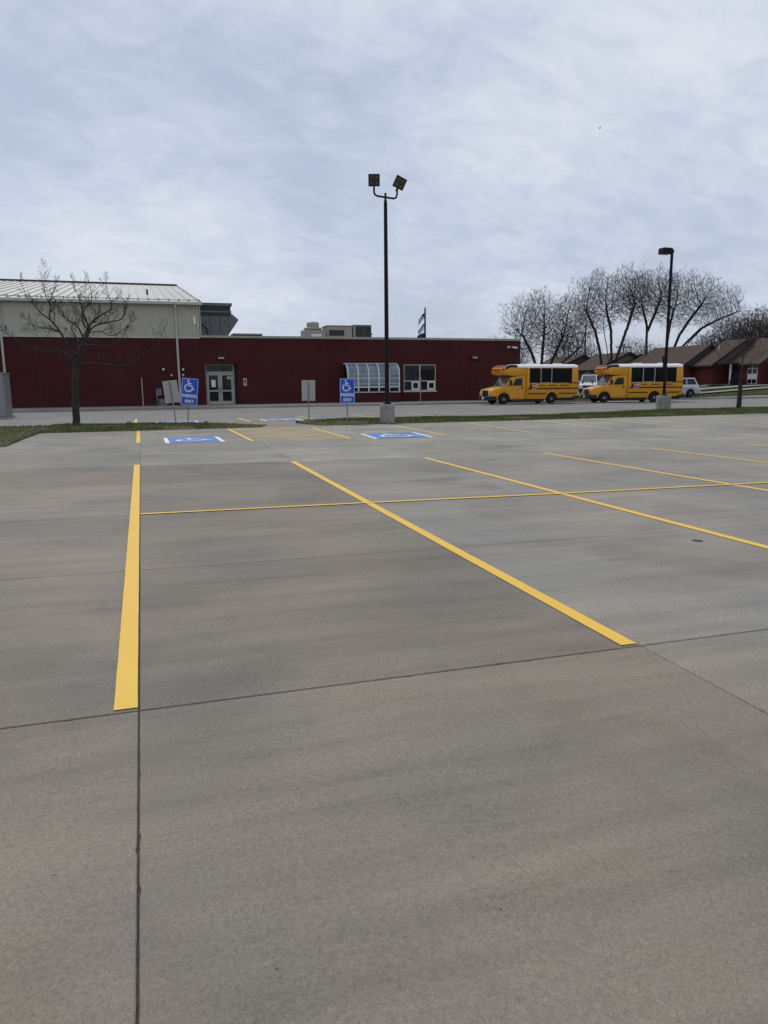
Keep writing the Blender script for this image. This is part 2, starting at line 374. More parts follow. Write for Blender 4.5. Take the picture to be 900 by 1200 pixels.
def build_slabs():
    for j in range(len(YJ) - 1):
        for i in range(len(XJ) - 1):
            if i < 5 and YJ[j] > 20: continue
            y0, y1 = YJ[j], YJ[j+1]
            hx0 = 0.003 if i == 6 else 0.0028; hx1 = 0.003 if i + 1 == 6 else 0.0028
            hy0 = 0.0055 if j == 3 else 0.0028; hy1 = 0.0055 if j + 1 == 3 else 0.0028
            c = [(xj(i, y0)+hx0, y0+hy0), (xj(i+1, y0)-hx1, y0+hy0), (xj(i+1, y1)-hx1, y1-hy1), (xj(i, y1)+hx0, y1-hy1)]
            near = (j in (1, 2, 3, 4)) and 4 <= i <= 8
            b = MB(); top = 0.0
            if near:
                ring = []
                for k in range(4):
                    p, q = c[k], c[(k+1) % 4]; n = 110 if j in (2, 3) else 50
                    d = Vector((q[0]-p[0], q[1]-p[1])).normalized(); nx, ny = -d.y, d.x
                    chip = 0
                    for s in range(n):
                        t = s/n; e = 0
                        if s:
                            e = rng.uniform(0, 0.0014)
                            if rng.random() < 0.02: chip = rng.uniform(0.002, 0.006)
                            e += chip; chip *= 0.45
                        ring.append((p[0] + (q[0]-p[0])*t + nx*e, p[1] + (q[1]-p[1])*t + ny*e))
                n = len(ring)
                inner = []
                cx = sum(p[0] for p in ring)/n; cy = sum(p[1] for p in ring)/n
                for x, y in ring:
                    dx, dy = cx - x, cy - y
                    inner.append((x + max(-1, min(1, dx*4))*0.004, y + max(-1, min(1, dy*4))*0.004))
                vs = [(x, y, lot_z(x, y) - 0.03) for x, y in ring] + [(x, y, lot_z(x, y) - 0.004) for x, y in ring] + [(x, y, lot_z(x, y)) for x, y in inner]
                fs = []
                for a in range(n):
                    q = (a+1) % n; fs += [(a, q, n+q, n+a), (n+a, n+q, 2*n+q, 2*n+a)]
                fs.append(tuple(range(2*n, 3*n)))
                b.add(vs, fs)
            else:
                nn = 3; g = []
                for v in range(nn):
                    for u in range(nn):
                        s, t = u/(nn-1), v/(nn-1)
                        x = (c[0][0]*(1-s)+c[1][0]*s)*(1-t) + (c[3][0]*(1-s)+c[2][0]*s)*t
                        y = c[0][1]*(1-t) + c[3][1]*t
                        g.append((x, y, lot_z(x, y)))
                o4 = [(x, y, lot_z(x, y) - 0.03) for x, y in c]
                fs = [(v*nn+u, v*nn+u+1, (v+1)*nn+u+1, (v+1)*nn+u) for v in range(nn-1) for u in range(nn-1)]
                q = nn*nn
                fs += [(0, q, q+1, 2, 1), (2, q+1, q+2, 8, 5), (8, q+2, q+3, 6, 7), (6, q+3, q, 0, 3)]
                b.add(g + o4, fs)
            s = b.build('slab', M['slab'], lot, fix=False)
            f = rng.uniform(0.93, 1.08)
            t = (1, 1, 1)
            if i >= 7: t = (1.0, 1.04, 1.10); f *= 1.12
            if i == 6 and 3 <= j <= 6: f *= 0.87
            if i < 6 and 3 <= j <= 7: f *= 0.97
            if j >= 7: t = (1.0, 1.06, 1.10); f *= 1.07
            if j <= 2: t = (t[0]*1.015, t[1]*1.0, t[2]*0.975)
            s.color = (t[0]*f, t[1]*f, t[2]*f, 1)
build_slabs()

def strip(name, pts, w, m, parent, zoff=0.0055, zf=lot_z, jag=0.0):
    # painted band of constant width along a polyline, following the ground
    dense = []
    for (a, b2) in zip(pts[:-1], pts[1:]):
        n = max(1, int(math.hypot(b2[0]-a[0], b2[1]-a[1])/0.2))
        for s in range(n): dense.append((a[0]+(b2[0]-a[0])*s/n, a[1]+(b2[1]-a[1])*s/n))
    dense.append(pts[-1]); b = MB(); vs = []
    for k, p in enumerate(dense):
        q0, q1 = dense[max(0, k-1)], dense[min(len(dense)-1, k+1)]
        d = Vector((q1[0]-q0[0], q1[1]-q0[1])).normalized()
        for s in (-1, 1):
            e = w/2 + rng.uniform(-jag, jag)
            x, y = p[0] - d.y*e*s, p[1] + d.x*e*s
            vs.append((x, y, zf(x, y) + zoff))
    b.add(vs, [(2*k, 2*k+1, 2*k+3, 2*k+2) for k in range(len(dense)-1)])
    return b.build(name, m, parent)
def flat_poly(name, poly, m, parent, zoff, zf=lot_z):
    b = MB(); b.add([(x, y, zf(x, y)+zoff) for x, y in poly], [tuple(range(len(poly)))]); return b.build(name, m, parent)
W = 0.108
def markings():
    P = lot
    strip('painted_line', [(-0.165, 3.47), (-0.165, 15.0)], W, M['yellow'], P, jag=0.0012)
    strip('painted_line', [(2.675, 3.47), (2.868, 14.72)], W, M['yellow'], P, jag=0.0012)
    strip('painted_line', [(5.60, 3.45), (5.755, 14.62)], W, M['yellow'], P, jag=0.0012)
    for i, y1 in ((9, 14.75), (10, 14.95), (11, 15.1), (12, 15.2), (13, 15.2)):
        strip('painted_line', [(xj(i, 3.47) - 0.02, 3.47), (xj(i, y1) - 0.02, y1)], W, M['yellow'], P, jag=0.001)
    strip('painted_line', [(-0.10, 9.08), (2.8, 9.08)], 0.075, M['yellow'], P, 0.0095)
    strip('painted_line', [(2.8, 9.08), (8.6, 9.0), (36, 8.75)], 0.085, M['yellow'], P, 0.0095)
    strip('painted_line', [(-0.16, 20.9), (-0.165, 26.6)], W, M['yellow'], P)
    # accessible aisle with hatching
    strip('painted_line', [(2.88, 20.45), (2.86, 26.3)], W, M['yellow'], P)
    strip('painted_line', [(5.70, 20.4), (5.74, 25.6)], W, M['yellow'], P)
    strip('painted_line', [(2.93, 20.44), (5.64, 20.40)], 0.09, M['faded_yellow'], P)
    for k in range(9):
        y = 21.0 + k*0.72
        x0, y0, x1, y1 = 2.95, y + 1.35, 5.63, y - 1.35
        if y1 < 20.52: t = (y0-20.52)/(y0-y1); x1 = x0+(x1-x0)*t; y1 = 20.52
        if y0 > 26.5: t = (26.5-y1)/(y0-y1); x0 = x1+(x0-x1)*t; y0 = 26.5
        strip('painted_line', [(x0, y0), (x1, y1)], 0.12, M['faded_yellow'], P, 0.006)
    for (xa, ya, xb, yb) in ((8.80, 20.6, 8.92, 25.9), (11.80, 20.6, 12.05, 26.2), (15.1, 21.0, 15.35, 26.3), (18.05, 20.9, 18.0, 26.3), (21.2, 21.0, 20.9, 26.3), (24.3, 21.0, 24.2, 26.3), (27.3, 21, 27.3, 26.2), (30.4, 21, 30.4, 26.2)):
        strip('painted_line', [(xa, ya), (xb, yb)], W, M['faded_yellow'], P)
markings()

def wheelchair(strokes_only=False):
    # international access figure in a unit box, facing right: head disc, torso, arm, leg polylines, wheel arc
    head = (0.40, 0.93, 0.075)
    torso = [(0.40, 0.84), (0.43, 0.50), (0.70, 0.50), (0.82, 0.20), (0.92, 0.24)]
    arm = [(0.415, 0.68), (0.66, 0.68)]
    arc = [(0.44 + 0.30*math.cos(a), 0.32 + 0.30*math.sin(a)) for a in lin(R(118), R(345), 18)]
    return head, (torso, arm, arc)
def symbol(name, m, parent, to3, wdt=0.085):
    head, lines = wheelchair(); b = MB()
    n = 14; b.add([to3(head[0]+head[2]*math.cos(2*math.pi*k/n), head[1]+head[2]*math.sin(2*math.pi*k/n), 0) for k in range(n)], [tuple(range(n))])
    lev = 0
    for pl in lines:
        lev += 1; vs = []
        for k, p in enumerate(pl):
            q0, q1 = pl[max(0, k-1)], pl[min(len(pl)-1, k+1)]; d = Vector((q1[0]-q0[0], q1[1]-q0[1])).normalized()
            for s in (-1, 1): vs.append(to3(p[0]-d.y*wdt/2*s, p[1]+d.x*wdt/2*s, lev))
        b.add(vs, [(2*k, 2*k+1, 2*k+3, 2*k+2) for k in range(len(pl)-1)])
    return b.build(name, m, parent)
def access_marking(x0, x1, y0, y1, parent, z=0.0055, zf=lot_z, skew=0.0, flip=False):
    bl = flat_poly('blue_panel', [(x0, y0), (x1, y0), (x1+skew, y1), (x0+skew, y1)], M['blue_paint'], parent, z, zf)
    for xa, xb in ((x0-0.12, x0-0.003), (x1+0.003, x1+0.12)):
        flat_poly('white_edge', [(xa, y0-0.02), (xb, y0-0.02), (xb+skew, y1+0.02), (xa+skew, y1+0.02)], M['white_paint'], parent, z, zf)
    cx, cy = (x0+x1)/2 + skew/2, (y0+y1)/2; s = min(x1-x0, y1-y0)*0.86
    sg = -1 if flip else 1
    symbol('access_symbol', M['white_paint'], parent, lambda u, w, l: (cx+sg*(u-0.5)*s*1.05, cy+sg*(w-0.5)*s*1.05, zf(cx, cy)+z+0.006+0.0008*l), 0.10)
access_marking(0.66, 2.02, 20.55, 22.6, lot)
access_marking(6.45, 8.05, 20.05, 22.05, lot, skew=0.15)

# drive between the grass strip and the school
zd = lambda x, y: gz(x, y) - 0.012
def in_x(x): return x
drive = grid_sheet('driveway', lin(-40, 90, 40), [26.7, 29, 32, 36, 40, 44, 48, 50.6], lambda x, y: -0.010, M['drive'])
tag(drive, 'grey concrete drive running past the school front', 'drive')
flatz = lambda x, y: -0.010
access_marking(0.62, 2.15, 31.75, 33.4, drive, 0.0055, flatz, flip=True)
access_marking(5.15, 6.65, 31.6, 33.4, drive, 0.0055, flatz, flip=True)
for (xa, ya, xb, yb) in ((4.35, 31.2, 4.3, 35.4), (7.35, 31.0, 7.3, 36.2), (10.3, 31.3, 10.2, 36.2), (13.3, 31.1, 13.2, 36), (16.4, 30.0, 16.3, 35.6), (19.6, 29.8, 19.5, 35.4), (-0.3, 31.9, -0.3, 36.6)):
    strip('painted_line', [(xa, ya), (xb, yb)], W, M['faded_yellow'], drive, 0.0055, flatz)
for k in range(7):
    y = 27.4 + k*0.85
    strip('painted_line', [(3.55 + max(0, 28.9-y)*0.25, y+0.9), (5.5, y-0.1)], 0.09, M['faded_yellow'], drive, 0.0065, flatz)

def kerb_line(x0, x1, y0, y1, z0, z1, name='kerb'):
    b = MB(); n = max(1, int(abs(x1-x0)/3))
    for k in range(n):
        a, c = x0+(x1-x0)*k/n, x0+(x1-x0)*(k+1)/n
        b.box(a+0.004, c-0.004, y0, y1, z0, z1)
    return tag(b.build(name, M['walk'], bevel=0.02, seg=1), kind='structure')
grid_sheet('sidewalk', lin(-40, 31.6, 24), [50.75, 53, 56.4], lambda x, y: 0.125, M['walk'])
tag(kerb_line(-40, 31.6, 50.6, 50.76, -0.1, 0.128), 'pale concrete kerb along the school walk', 'kerb')
tag(kerb_line(31.62, 90, 50.6, 50.76, -0.1, 0.13), 'pale concrete kerb behind the parked buses', 'kerb')
for n_, xs_, ys_, l_ in (('sidewalk', lin(31.7, 92, 30), [51.3, 52.9], 'long pale walk beyond the buses'),
                      ('pathway', lin(44, 92, 30), [56.0, 57.3], 'narrow pale path crossing the far lawn'),
                      ('pathway', lin(49, 95, 30), [60.6, 63.6], 'wide pale path below the brick houses')):
    tag(grid_sheet(n_, xs_, ys_, lambda x, y: gz(x, y) + 0.03, M['walk']), l_, 'path')
street = grid_sheet('street', lin(31.7, 60, 14), [66, 69, 73, 76], lambda x, y: gz(x, y) + 0.02, M['drive'])

# grass: strip between lot and drive, corner lawn at the left, verge at the right
def lerp_tab(tab, x):
    if x <= tab[0][0]: return tab[0][1]
    for (a, fa), (b, fb) in zip(tab[:-1], tab[1:]):
        if x <= b: return fa + (fb - fa)*(x - a)/(b - a)
    return tab[-1][1]
def mound(front, back, x, y, t):
    h = 0.015 + 0.075*math.sin(math.pi*min(1, max(0, t)))**0.7
    return h
FRONT_L = [(-25, 20.75), (-3.45, 20.75), (-3.30, 26.9), (-2, 26.75), (4.3, 26.75)]
BACK_L = [(-25, 32.3), (-3.5, 31.9), (0, 31.3), (2.2, 30.2), (3.4, 29.0), (4.3, 26.85)]
FRONT_R = [(5.95, 28.9), (6.3, 27.0), (7.0, 26.70), (60, 26.75)]
BACK_R = [(5.95, 29.6), (6.4, 30.6), (7.5, 30.9), (12, 30.7), (16, 29.5), (20, 30.6), (26, 32.6), (32, 32.6), (60, 32.6)]
BEDS = [(FRONT_L, BACK_L, -25, 4.3, 90), (FRONT_R, BACK_R, 5.95, 60, 130)]
def bed_z(F_, B_, x, y):
    f, b = lerp_tab(F_, x), lerp_tab(B_, x); t = (y - f)/max(1e-3, b - f)
    return lot_z(x, y) + mound(f, b, x, y, t) + 0.02*math.sin(x*1.7)*math.sin(math.pi*min(1, max(0, t)))
for bi, (F_, B_, xa, xb, n) in enumerate(BEDS):
    b = MB(); ny = 8; vs = []; xs = lin(xa, xb, n)
    if bi == 0: xs = sorted(set(xs + [-3.45, -3.4, -3.35, -3.30]))
    for x in xs:
        f, r_ = lerp_tab(F_, x), lerp_tab(B_, x)
        f += 0.05*math.sin(x*3.1) + 0.03*math.sin(x*7.7); r_ += 0.06*math.sin(x*2.3)
        for k in range(ny + 1):
            y = f + (r_ - f)*k/ny; vs.append((x, y, bed_z(F_, B_, x, y) - (0.03 if k in (0, ny) else 0)))
    b.add(vs, [(i*(ny+1)+k, (i+1)*(ny+1)+k, (i+1)*(ny+1)+k+1, i*(ny+1)+k+1) for i in range(len(xs)-1) for k in range(ny)])
    o = b.build('grass_strip', M['soil']); tag(o, ['grass bed left of the hatched aisle, round the bare tree', 'long grass bed right of the hatched aisle, under the lamp posts'][bi], 'grass bed', kind='structure')
    for p in o.data.polygons:
        if p.normal.z < 0: o.data.flip_normals(); break
def blades():
    rg = random.Random(9)
    for bi, (F_, B_, xa, xb, n_) in enumerate(BEDS):
        b = MB(); vs = []; fs = []
        cnt = 30000 if bi == 0 else 62000
        xa2 = -14 if bi == 0 else xa; xb2 = 4.2 if bi == 0 else 42
        while cnt > 0:
            x = rg.uniform(xa2, xb2); f, r_ = lerp_tab(F_, x), lerp_tab(B_, x)
            y = rg.uniform(f - 0.05, r_ + 0.03); cnt -= 1
            if bi == 0 and x > 1.6 and rg.random() < (x - 1.6)/2.4: continue
            if bi == 1 and x < 8.0 and rg.random() < (8.0 - x)/1.9: continue
            if math.sin(x*1.3+bi)*math.sin(y*1.9+x*0.4) > 0.72 and rg.random() < 0.8: continue
            z = bed_z(F_, B_, x, y) - 0.015; h = rg.uniform(0.035, 0.10); a = rg.uniform(0, 6.283); w = rg.uniform(0.006, 0.014)
            lx, ly = rg.gauss(0, 0.03), rg.gauss(0, 0.03); k = len(vs)
            vs += [(x-math.cos(a)*w, y-math.sin(a)*w, z), (x+math.cos(a)*w, y+math.sin(a)*w, z), (x+lx, y+ly, z+h)]
            fs.append((k, k+1, k+2))
        b.add(vs, fs); o = b.build('grass', M['grass'], fix=False)
        tag(o, ['short patchy grass round the bare tree', 'short patchy grass under the two lamp posts'][bi], 'grass', kind='stuff')
    b = MB(); vs = []; fs = []
    for k in range(26000):
        x = rg.uniform(33, 75); y = rg.uniform(52.9, 72)
        if 55.9 < y < 57.4 or 60.5 < y < 63.7 or 65.9 < y: continue
        z = gz(x, y) - 0.09; h = rg.uniform(0.12, 0.22); a = rg.uniform(0, 6.283); w = rg.uniform(0.012, 0.025); q = len(vs)
        vs += [(x-math.cos(a)*w, y-math.sin(a)*w, z), (x+math.cos(a)*w, y+math.sin(a)*w, z), (x+rg.gauss(0, .03), y+rg.gauss(0, .03), z+h)]; fs.append((q, q+1, q+2))
    b.add(vs, fs); tag(b.build('grass', M['grass'], fix=False), 'thin grass of the rising lawn behind the buses', 'grass', kind='stuff')
blades()

# ------------------------------------------------------------------ school building (low brick wing)
FY = 56.0
G0 = 0.125                                       # walk level at the wall
def wall_with_openings(b, x0, x1, y0, y1, z0, z1, holes):
    # front wall as boxes round rectangular holes (xa, xb, za, zb), given left to right
    cx = x0
    for xa, xb, za, zb in holes:
        if xa > cx: b.box(cx, xa, y0, y1, z0, z1)
        if za > z0: b.box(xa, xb, y0, y1, z0, za)
        if zb < z1: b.box(xa, xb, y0, y1, zb, z1)
        cx = xb
    b.box(cx, x1, y0, y1, z0, z1)
school = empty('school_building', (17.5, FY, 0)); tag(school, 'long low maroon brick school wing with flat roof and glass door', 'school')
def S(name, mb, m, parent=None, **kw):
    o = mb.build(name, m, **kw); p = parent or school
    o.parent = p
    if p.parent is None: o.matrix_parent_inverse = Matrix.Translation(p.location).inverted()
    return o
DX0, DX1, DZ = 4.62, 6.95, 3.10
b = MB(); wall_with_openings(b, 4.30, 30.70, FY, FY+0.35, 0, 5.0, [(DX0, DX1, 0, DZ), (15.2, 19.5, 0.95, 3.05), (20.2, 23.0, 0.95, 3.06)])
b.box(30.35, 30.70, FY+0.35, FY+24, 0, 5.0); b.box(4.3, 30.35, FY+23.6, FY+24, 0, 5.0)
S('wall', b, M['brick'])
b = MB(); b.box(DX0-0.02, DX0, FY+0.352, FY+1.3, G0, DZ); b.box(DX1, DX1+0.02, FY+0.352, FY+1.3, G0, DZ); b.box(DX0, DX1, FY+0.353, FY+1.3, DZ, DZ+0.03); S('door_alcove', b, M['brick'])
b = MB(); b.box(4.31, 30.34, FY+0.36, FY+23.59, 4.30, 4.42); S('roof', b, M['coping'])
b = MB(); n = 9
for k in range(n):
    xa = 4.28 + (30.75-4.28)*k/n; xb = 4.28 + (30.75-4.28)*(k+1)/n
    b.box(xa+0.003, xb-0.003, FY-0.045, FY+0.40, 5.0, 5.17)
b.box(30.30, 30.752, FY+0.40, FY+24, 5.001, 5.168)
S('coping', b, M['coping'])
b = MB(); b.box(8.6, 11.3, FY+15, FY+17, 4.42, 6.25); S('roof_upstand', b, M['brick'])
b = MB(); b.box(8.55, 11.35, FY+14.95, FY+17.05, 6.25, 6.36); S('roof_upstand_cap', b, M['coping'])
# control joints: thin recessed sealant strips
for x in (10.9, 13.6, 24.9, 28.2):
    b = MB(); b.box(x-0.012, x+0.012, FY-0.003, FY+0.01, G0, 4.99); S('control_joint', b, M['joint_seal'])
# double door set back in its alcove
door_y = FY+0.42
b = MB()
b.box(DX0+0.02, DX0+0.10, door_y-0.06, door_y+0.06, G0, DZ); b.box(6.66, 6.74, door_y-0.06, door_y+0.06, G0, DZ)
b.box(DX0+0.10, 6.66, door_y-0.06, door_y+0.06, 2.46, 2.56); b.box(DX0+0.10, 6.66, door_y-0.06, door_y+0.06, DZ-0.07, DZ)
fr = S('door_frame', b, M['door_frame'])
b = MB(); b.box(6.745, DX1-0.001, door_y-0.02, door_y+0.1, G0, DZ-0.001); S('alcove_shade', b, M['black'])  # black filler panel paints in the shade of the recess beside the door
b = MB(); b.box(DX0+0.101, 6.659, door_y-0.01, door_y+0.01, 2.561, DZ-0.071); S('transom_pane', b, M['glass'])
mid = (DX0+0.10+6.66)/2
for xa, xb, hs in ((DX0+0.105, mid-0.004, 1), (mid+0.004, 6.655, -1)):
    b = MB(); y0, y1 = door_y-0.03, door_y+0.03; z0, z1 = G0+0.012, 2.45
    b.box(xa, xa+0.15, y0, y1, z0, z1); b.box(xb-0.15, xb, y0, y1, z0, z1)
    b.box(xa+0.15, xb-0.15, y0, y1, z0, z0+0.24); b.box(xa+0.15, xb-0.15, y0, y1, z1-0.17, z1); b.box(xa+0.15, xb-0.15, y0, y1, 1.08, 1.20)
    d = S('door', b, M['door_frame'])
    for za, zb in ((z0+0.241, 1.079), (1.201, z1-0.171)):
        b = MB(); b.box(xa+0.151, xb-0.151, door_y-0.008, door_y+0.008, za, zb); S('pane', b, M['glass'], d)
    b = MB(); hx = xb-0.07 if hs == 1 else xa+0.07
    b.tube([(hx, y0-0.055, 0.98), (hx, y0-0.055, 1.42)], 0.014, 8); b.box(hx-0.01, hx+0.01, y0-0.05, y0, 1.0, 1.02); b.box(hx-0.01, hx+0.01, y0-0.05, y0, 1.38, 1.40)
    S('handle', b, M['dark_trim'], d)
    if hs == 1:
        b = MB(); b.box((xa+xb)/2-0.16, (xa+xb)/2+0.14, door_y-0.018, door_y-0.012, 1.42, 1.95); S('paper_notice', b, M['sign_white'], d)
    else:
        b = MB(); b.box(xb-0.44, xb-0.17, door_y-0.018, door_y-0.012, 2.0, 2.2); S('paper_notice', b, M['sign_back'], d)
# wall fittings
def wall_lamp(x, z, m):
    b = MB(); b.prism([(FY-0.001, z-0.10), (FY-0.20, z-0.09), (FY-0.24, z+0.02), (FY-0.16, z+0.11), (FY-0.001, z+0.12)], x-0.26, x+0.26, 'x')
    l = S('wall_lamp', b, M['dark_trim'], bevel=0.02)
    b = MB(); b.box(x-0.21, x+0.21, FY-0.25, FY-0.235, z-0.075, z+0.03); S('lens', b, m, l)
wall_lamp(5.78, 3.55, M['sign_back']); wall_lamp(26.4, 3.62, M['sign_back'])
b = MB(); b.box(7.36, 7.62, FY-0.02, FY-0.001, 1.5, 2.05); pl = S('notice_plate', b, M['sign_back'])
b = MB(); b.box(7.42, 7.56, FY-0.026, FY-0.021, 1.72, 1.95); b.box(7.46, 7.52, FY-0.026, FY-0.021, 1.58, 1.68); S('plate_print', b, M['dark_trim'], pl)
b = MB(); b.box(29.84, 29.92, FY-0.12, FY-0.001, 4.42, 4.52); b.tube([(29.88, FY-0.12, 4.45), (30.22, FY-0.34, 4.41)], [0.075, 0.085], 10); S('security_camera', b, M['white'])
b = MB(); b.box(29.45, 29.72, FY-0.02, FY-0.001, 4.40, 4.58); S('wall_plate', b, M['sign_back'])
b = MB(); b.box(26.05, 26.2, FY-0.06, FY-0.001, 1.05, 1.25); S('outlet_box', b, M['brick'])

# curved glass bay on its brick plinth
BX0, BX1, BY, BZ0, BZ1 = 15.2, 19.5, 55.0, 0.95, 3.08
b = MB(); b.box(BX0, BX1, BY, FY-0.002, 0, BZ0-0.08); S('bay_plinth', b, M['brick'])
b = MB(); b.box(BX0-0.05, BX1+0.05, BY-0.06, FY-0.003, BZ0-0.078, BZ0); S('bay_sill', b, M['trim'])
def bay_prof(r=0.78):
    pts = [(BY, BZ0)]; zc = BZ1 - r
    pts.append((BY, BZ0 + 0.32)); pts.append((BY, zc))
    for k in range(1, 9):
        a = R(90*k/8); pts.append((BY + r - r*math.cos(a), zc + r*math.sin(a)))
    pts.append((FY - 0.002, BZ1)); return pts
prof = bay_prof()
bay = MB(); bay.box(BX0-0.04, BX1+0.04, FY-0.08, FY-0.003, BZ1+0.001, BZ1+0.09); bay_o = S('bay_head', bay, M['trim'])
nb = 5
xs = [BX0+0.05 + (BX1-BX0-0.10)*k/nb for k in range(nb+1)]
for x in xs:
    b = MB(); b.tube([(x, y-0.03, z+0.02) for y, z in prof], 0.058, 4); S('bay_rib', b, M['white'])
for k in range(nb):
    xa, xb = xs[k]+0.035, xs[k+1]-0.035
    for q, (seg, m) in enumerate(((prof[1:], M['bow_glass']), (prof[:2], M['glass']))):
        b = MB(); n = len(seg); b.add([(xa, y, z) for y, z in seg] + [(xb, y, z) for y, z in seg] + [(xa, y+0.012, z-0.004) for y, z in seg] + [(xb, y+0.012, z-0.004) for y, z in seg],
              [(i, i+1, n+i+1, n+i) for i in range(n-1)] + [(2*n+i, 3*n+i, 3*n+i+1, 2*n+i+1) for i in range(n-1)])
        S('bay_pane', b, m, fix=False, smooth=True)
    for z, r in ((BZ0+0.35, 0.04), (1.98, 0.022), (2.3, 0.012), (1.55, 0.014)):
        b = MB(); b.box(xa, xb, BY-0.04, BY+0.03, z-r, z+r); S('bay_bar', b, M['white'])
for x in (BX0+0.03, BX1-0.03):
    b = MB(); pp = [(FY-0.004, BZ0)] + prof[:-1] + [(FY-0.004, BZ1)]; b.prism(pp, x-0.006, x+0.006, 'x'); S('bay_end_pane', b, M['glass'])
# inside of the bay, seen through nothing: a back board closes the opening
b = MB(); b.box(15.2, 19.5, FY+0.30, FY+0.34, 0.951, 3.049); S('bay_blind', b, M['sign_back'])

# two-light window with hoppers
WX0, WX1, WZ0, WZ1 = 20.2, 23.0, 0.95, 3.06
b = MB(); wy0, wy1 = FY+0.04, FY+0.12
b.box(WX0, WX0+0.07, wy0, wy1, WZ0, WZ1); b.box(WX1-0.07, WX1, wy0, wy1, WZ0, WZ1)
b.box(WX0+0.07, WX1-0.07, wy0, wy1, WZ1-0.07, WZ1); b.box(WX0+0.07, WX1-0.07, wy0, wy1, WZ0, WZ0+0.08)
xm = (WX0+WX1)/2; b.box(xm-0.05, xm+0.05, wy0, wy1, WZ0+0.08, WZ1-0.07)
for xa, xb in ((WX0+0.07, xm-0.05), (xm+0.05, WX1-0.07)): b.box(xa, xb, wy0, wy1, 1.70, 1.78)
wf = S('window', b, M['frame'])
b = MB(); b.box(WX0-0.06, WX1+0.06, FY-0.06, FY+0.039, WZ0-0.09, WZ0-0.001); S('sill', b, M['trim'], wf)
for xa, xb in ((WX0+0.072, xm-0.052), (xm+0.052, WX1-0.072)):
    b = MB(); b.box(xa, xb, FY+0.075, FY+0.085, 1.782, WZ1-0.072); S('pane', b, M['glass'], wf)
    xq = xa + (xb-xa)*0.48
    b = MB(); b.box(xa, xq, FY+0.075, FY+0.085, WZ0+0.082, 1.698); S('pane', b, M['glass'], wf)
    b = MB(); q0, q1 = xq+0.002, xb; b.box(q0, q0+0.13, FY+0.03, FY+0.10, WZ0+0.082, 1.698); b.box(q1-0.10, q1, FY+0.03, FY+0.10, WZ0+0.082, 1.698)
    b.box(q0+0.13, q1-0.10, FY+0.03, FY+0.10, WZ0+0.082, WZ0+0.20); b.box(q0+0.13, q1-0.10, FY+0.03, FY+0.10, 1.59, 1.698); hp = S('hopper', b, M['white'], wf)
    b = MB(); b.box(q0+0.131, q1-0.101, FY+0.06, FY+0.07, WZ0+0.201, 1.589); S('pane', b, M['glass'], wf)
b = MB(); b.box(22.35, 22.42, FY+0.09, FY+0.12, 1.8, 2.95); S('blind_cord', b, M['dark_trim'], wf)
b = MB(); b.box(20.21, 22.99, FY+0.20, FY+0.24, 0.951, 3.05); S('window_shade', b, M['dark_trim'], wf)

# ------------------------------------------------------------------ gymnasium (taller, metal upper wall and roof)
gym = empty('gymnasium', (-8, FY, 0)); tag(gym, 'tall gymnasium with beige metal siding over maroon brick and ribbed metal roof', 'gymnasium')
def G(name, mb, m, parent=None, **kw): return S(name, mb, m, parent or gym, **kw)
GX0, GX1, GYB = -30.0, 4.295, 118.0
RY, RZ, EZ = 87.0, 12.5, 7.42
b = MB(); b.box(GX0, GX1, FY-0.05, FY+0.3, 0, 4.93); b.box(GX1-0.3, GX1, FY+0.3, GYB, 0, 4.93); G('lower_wall', b, M['brick'])
for x in (-12.4, -6.6, -5.2, -1.2):
    b = MB(); b.box(x-0.012, x+0.012, FY-0.053, FY-0.04, G0, 4.92); G('control_joint', b, M['joint_seal'])
b = MB(); b.box(GX0, GX1+0.02, FY-0.09, FY+0.1, 4.931, 5.02); G('ledge', b, M['trim'])
# ribbed siding: real profile
b = MB(); x = GX0; P = []
while x < GX1 - 0.1:
    P += [(x, FY-0.04), (x+0.20, FY-0.04), (x+0.225, FY-0.062), (x+0.275, FY-0.062), (x+0.30, FY-0.04)]; x += 0.305
P.append((GX1, FY-0.04))
n = len(P); b.add([(px, py, 5.021) for px, py in P] + [(px, py, EZ) for px, py in P], [(i, i+1, n+i+1, n+i) for i in range(n-1)]); G('siding', b, M['siding'])
b = MB(); b.prism([(FY-0.02, 5.021), (FY-0.02, EZ), (RY, RZ-0.1), (GYB, EZ), (GYB, 5.021)], GX1-0.12, GX1-0.001, 'x'); G('gable_wall', b, M['siding'])
b = MB(); b.box(GX1-0.08, GX1+0.03, FY-0.10, FY+0.02, 5.03, EZ); G('corner_trim', b, M['trim'])
b = MB(); b.box(3.92, 4.12, FY-0.13, FY-0.076, 5.95, 6.5); G('vent_louvre', b, M['white'])
# roof
sl = math.atan2(RZ-EZ, RY-(FY-0.35))
b = MB(); b.prism([(FY-0.35, EZ+0.02), (RY, RZ), (GYB+0.3, EZ+0.02), (GYB+0.3, EZ-0.03), (RY, RZ-0.06), (FY-0.35, EZ-0.03)], GX0-0.2, GX1+0.25, 'x'); roof = G('roof', b, M['roof_metal'])
x = GX1 + 0.12
y0 = FY-0.34
def rz(y): return EZ + 0.02 + (RZ-EZ-0.02)*(y-(FY-0.35))/(RY-(FY-0.35))
while x > GX0:
    b = MB(); b.box(x-0.022, x+0.022, 0, 1, 0, 0.07); o = G('seam', b, M['roof_metal'], roof)
    for v in o.data.vertices:
        yy = y0 if v.co.y < 0.5 else RY; v.co = (v.co.x, yy, rz(yy)-0.002 + (v.co.z if v.co.z > 0.03 else 0))
    b = MB(); yy = FY+0.1; b.box(x-0.05, x+0.05, yy-0.06, yy+0.06, rz(yy)+0.071, rz(yy)+0.20); G('snow_clamp', b, M['dark_trim'], roof)
    x -= 0.70
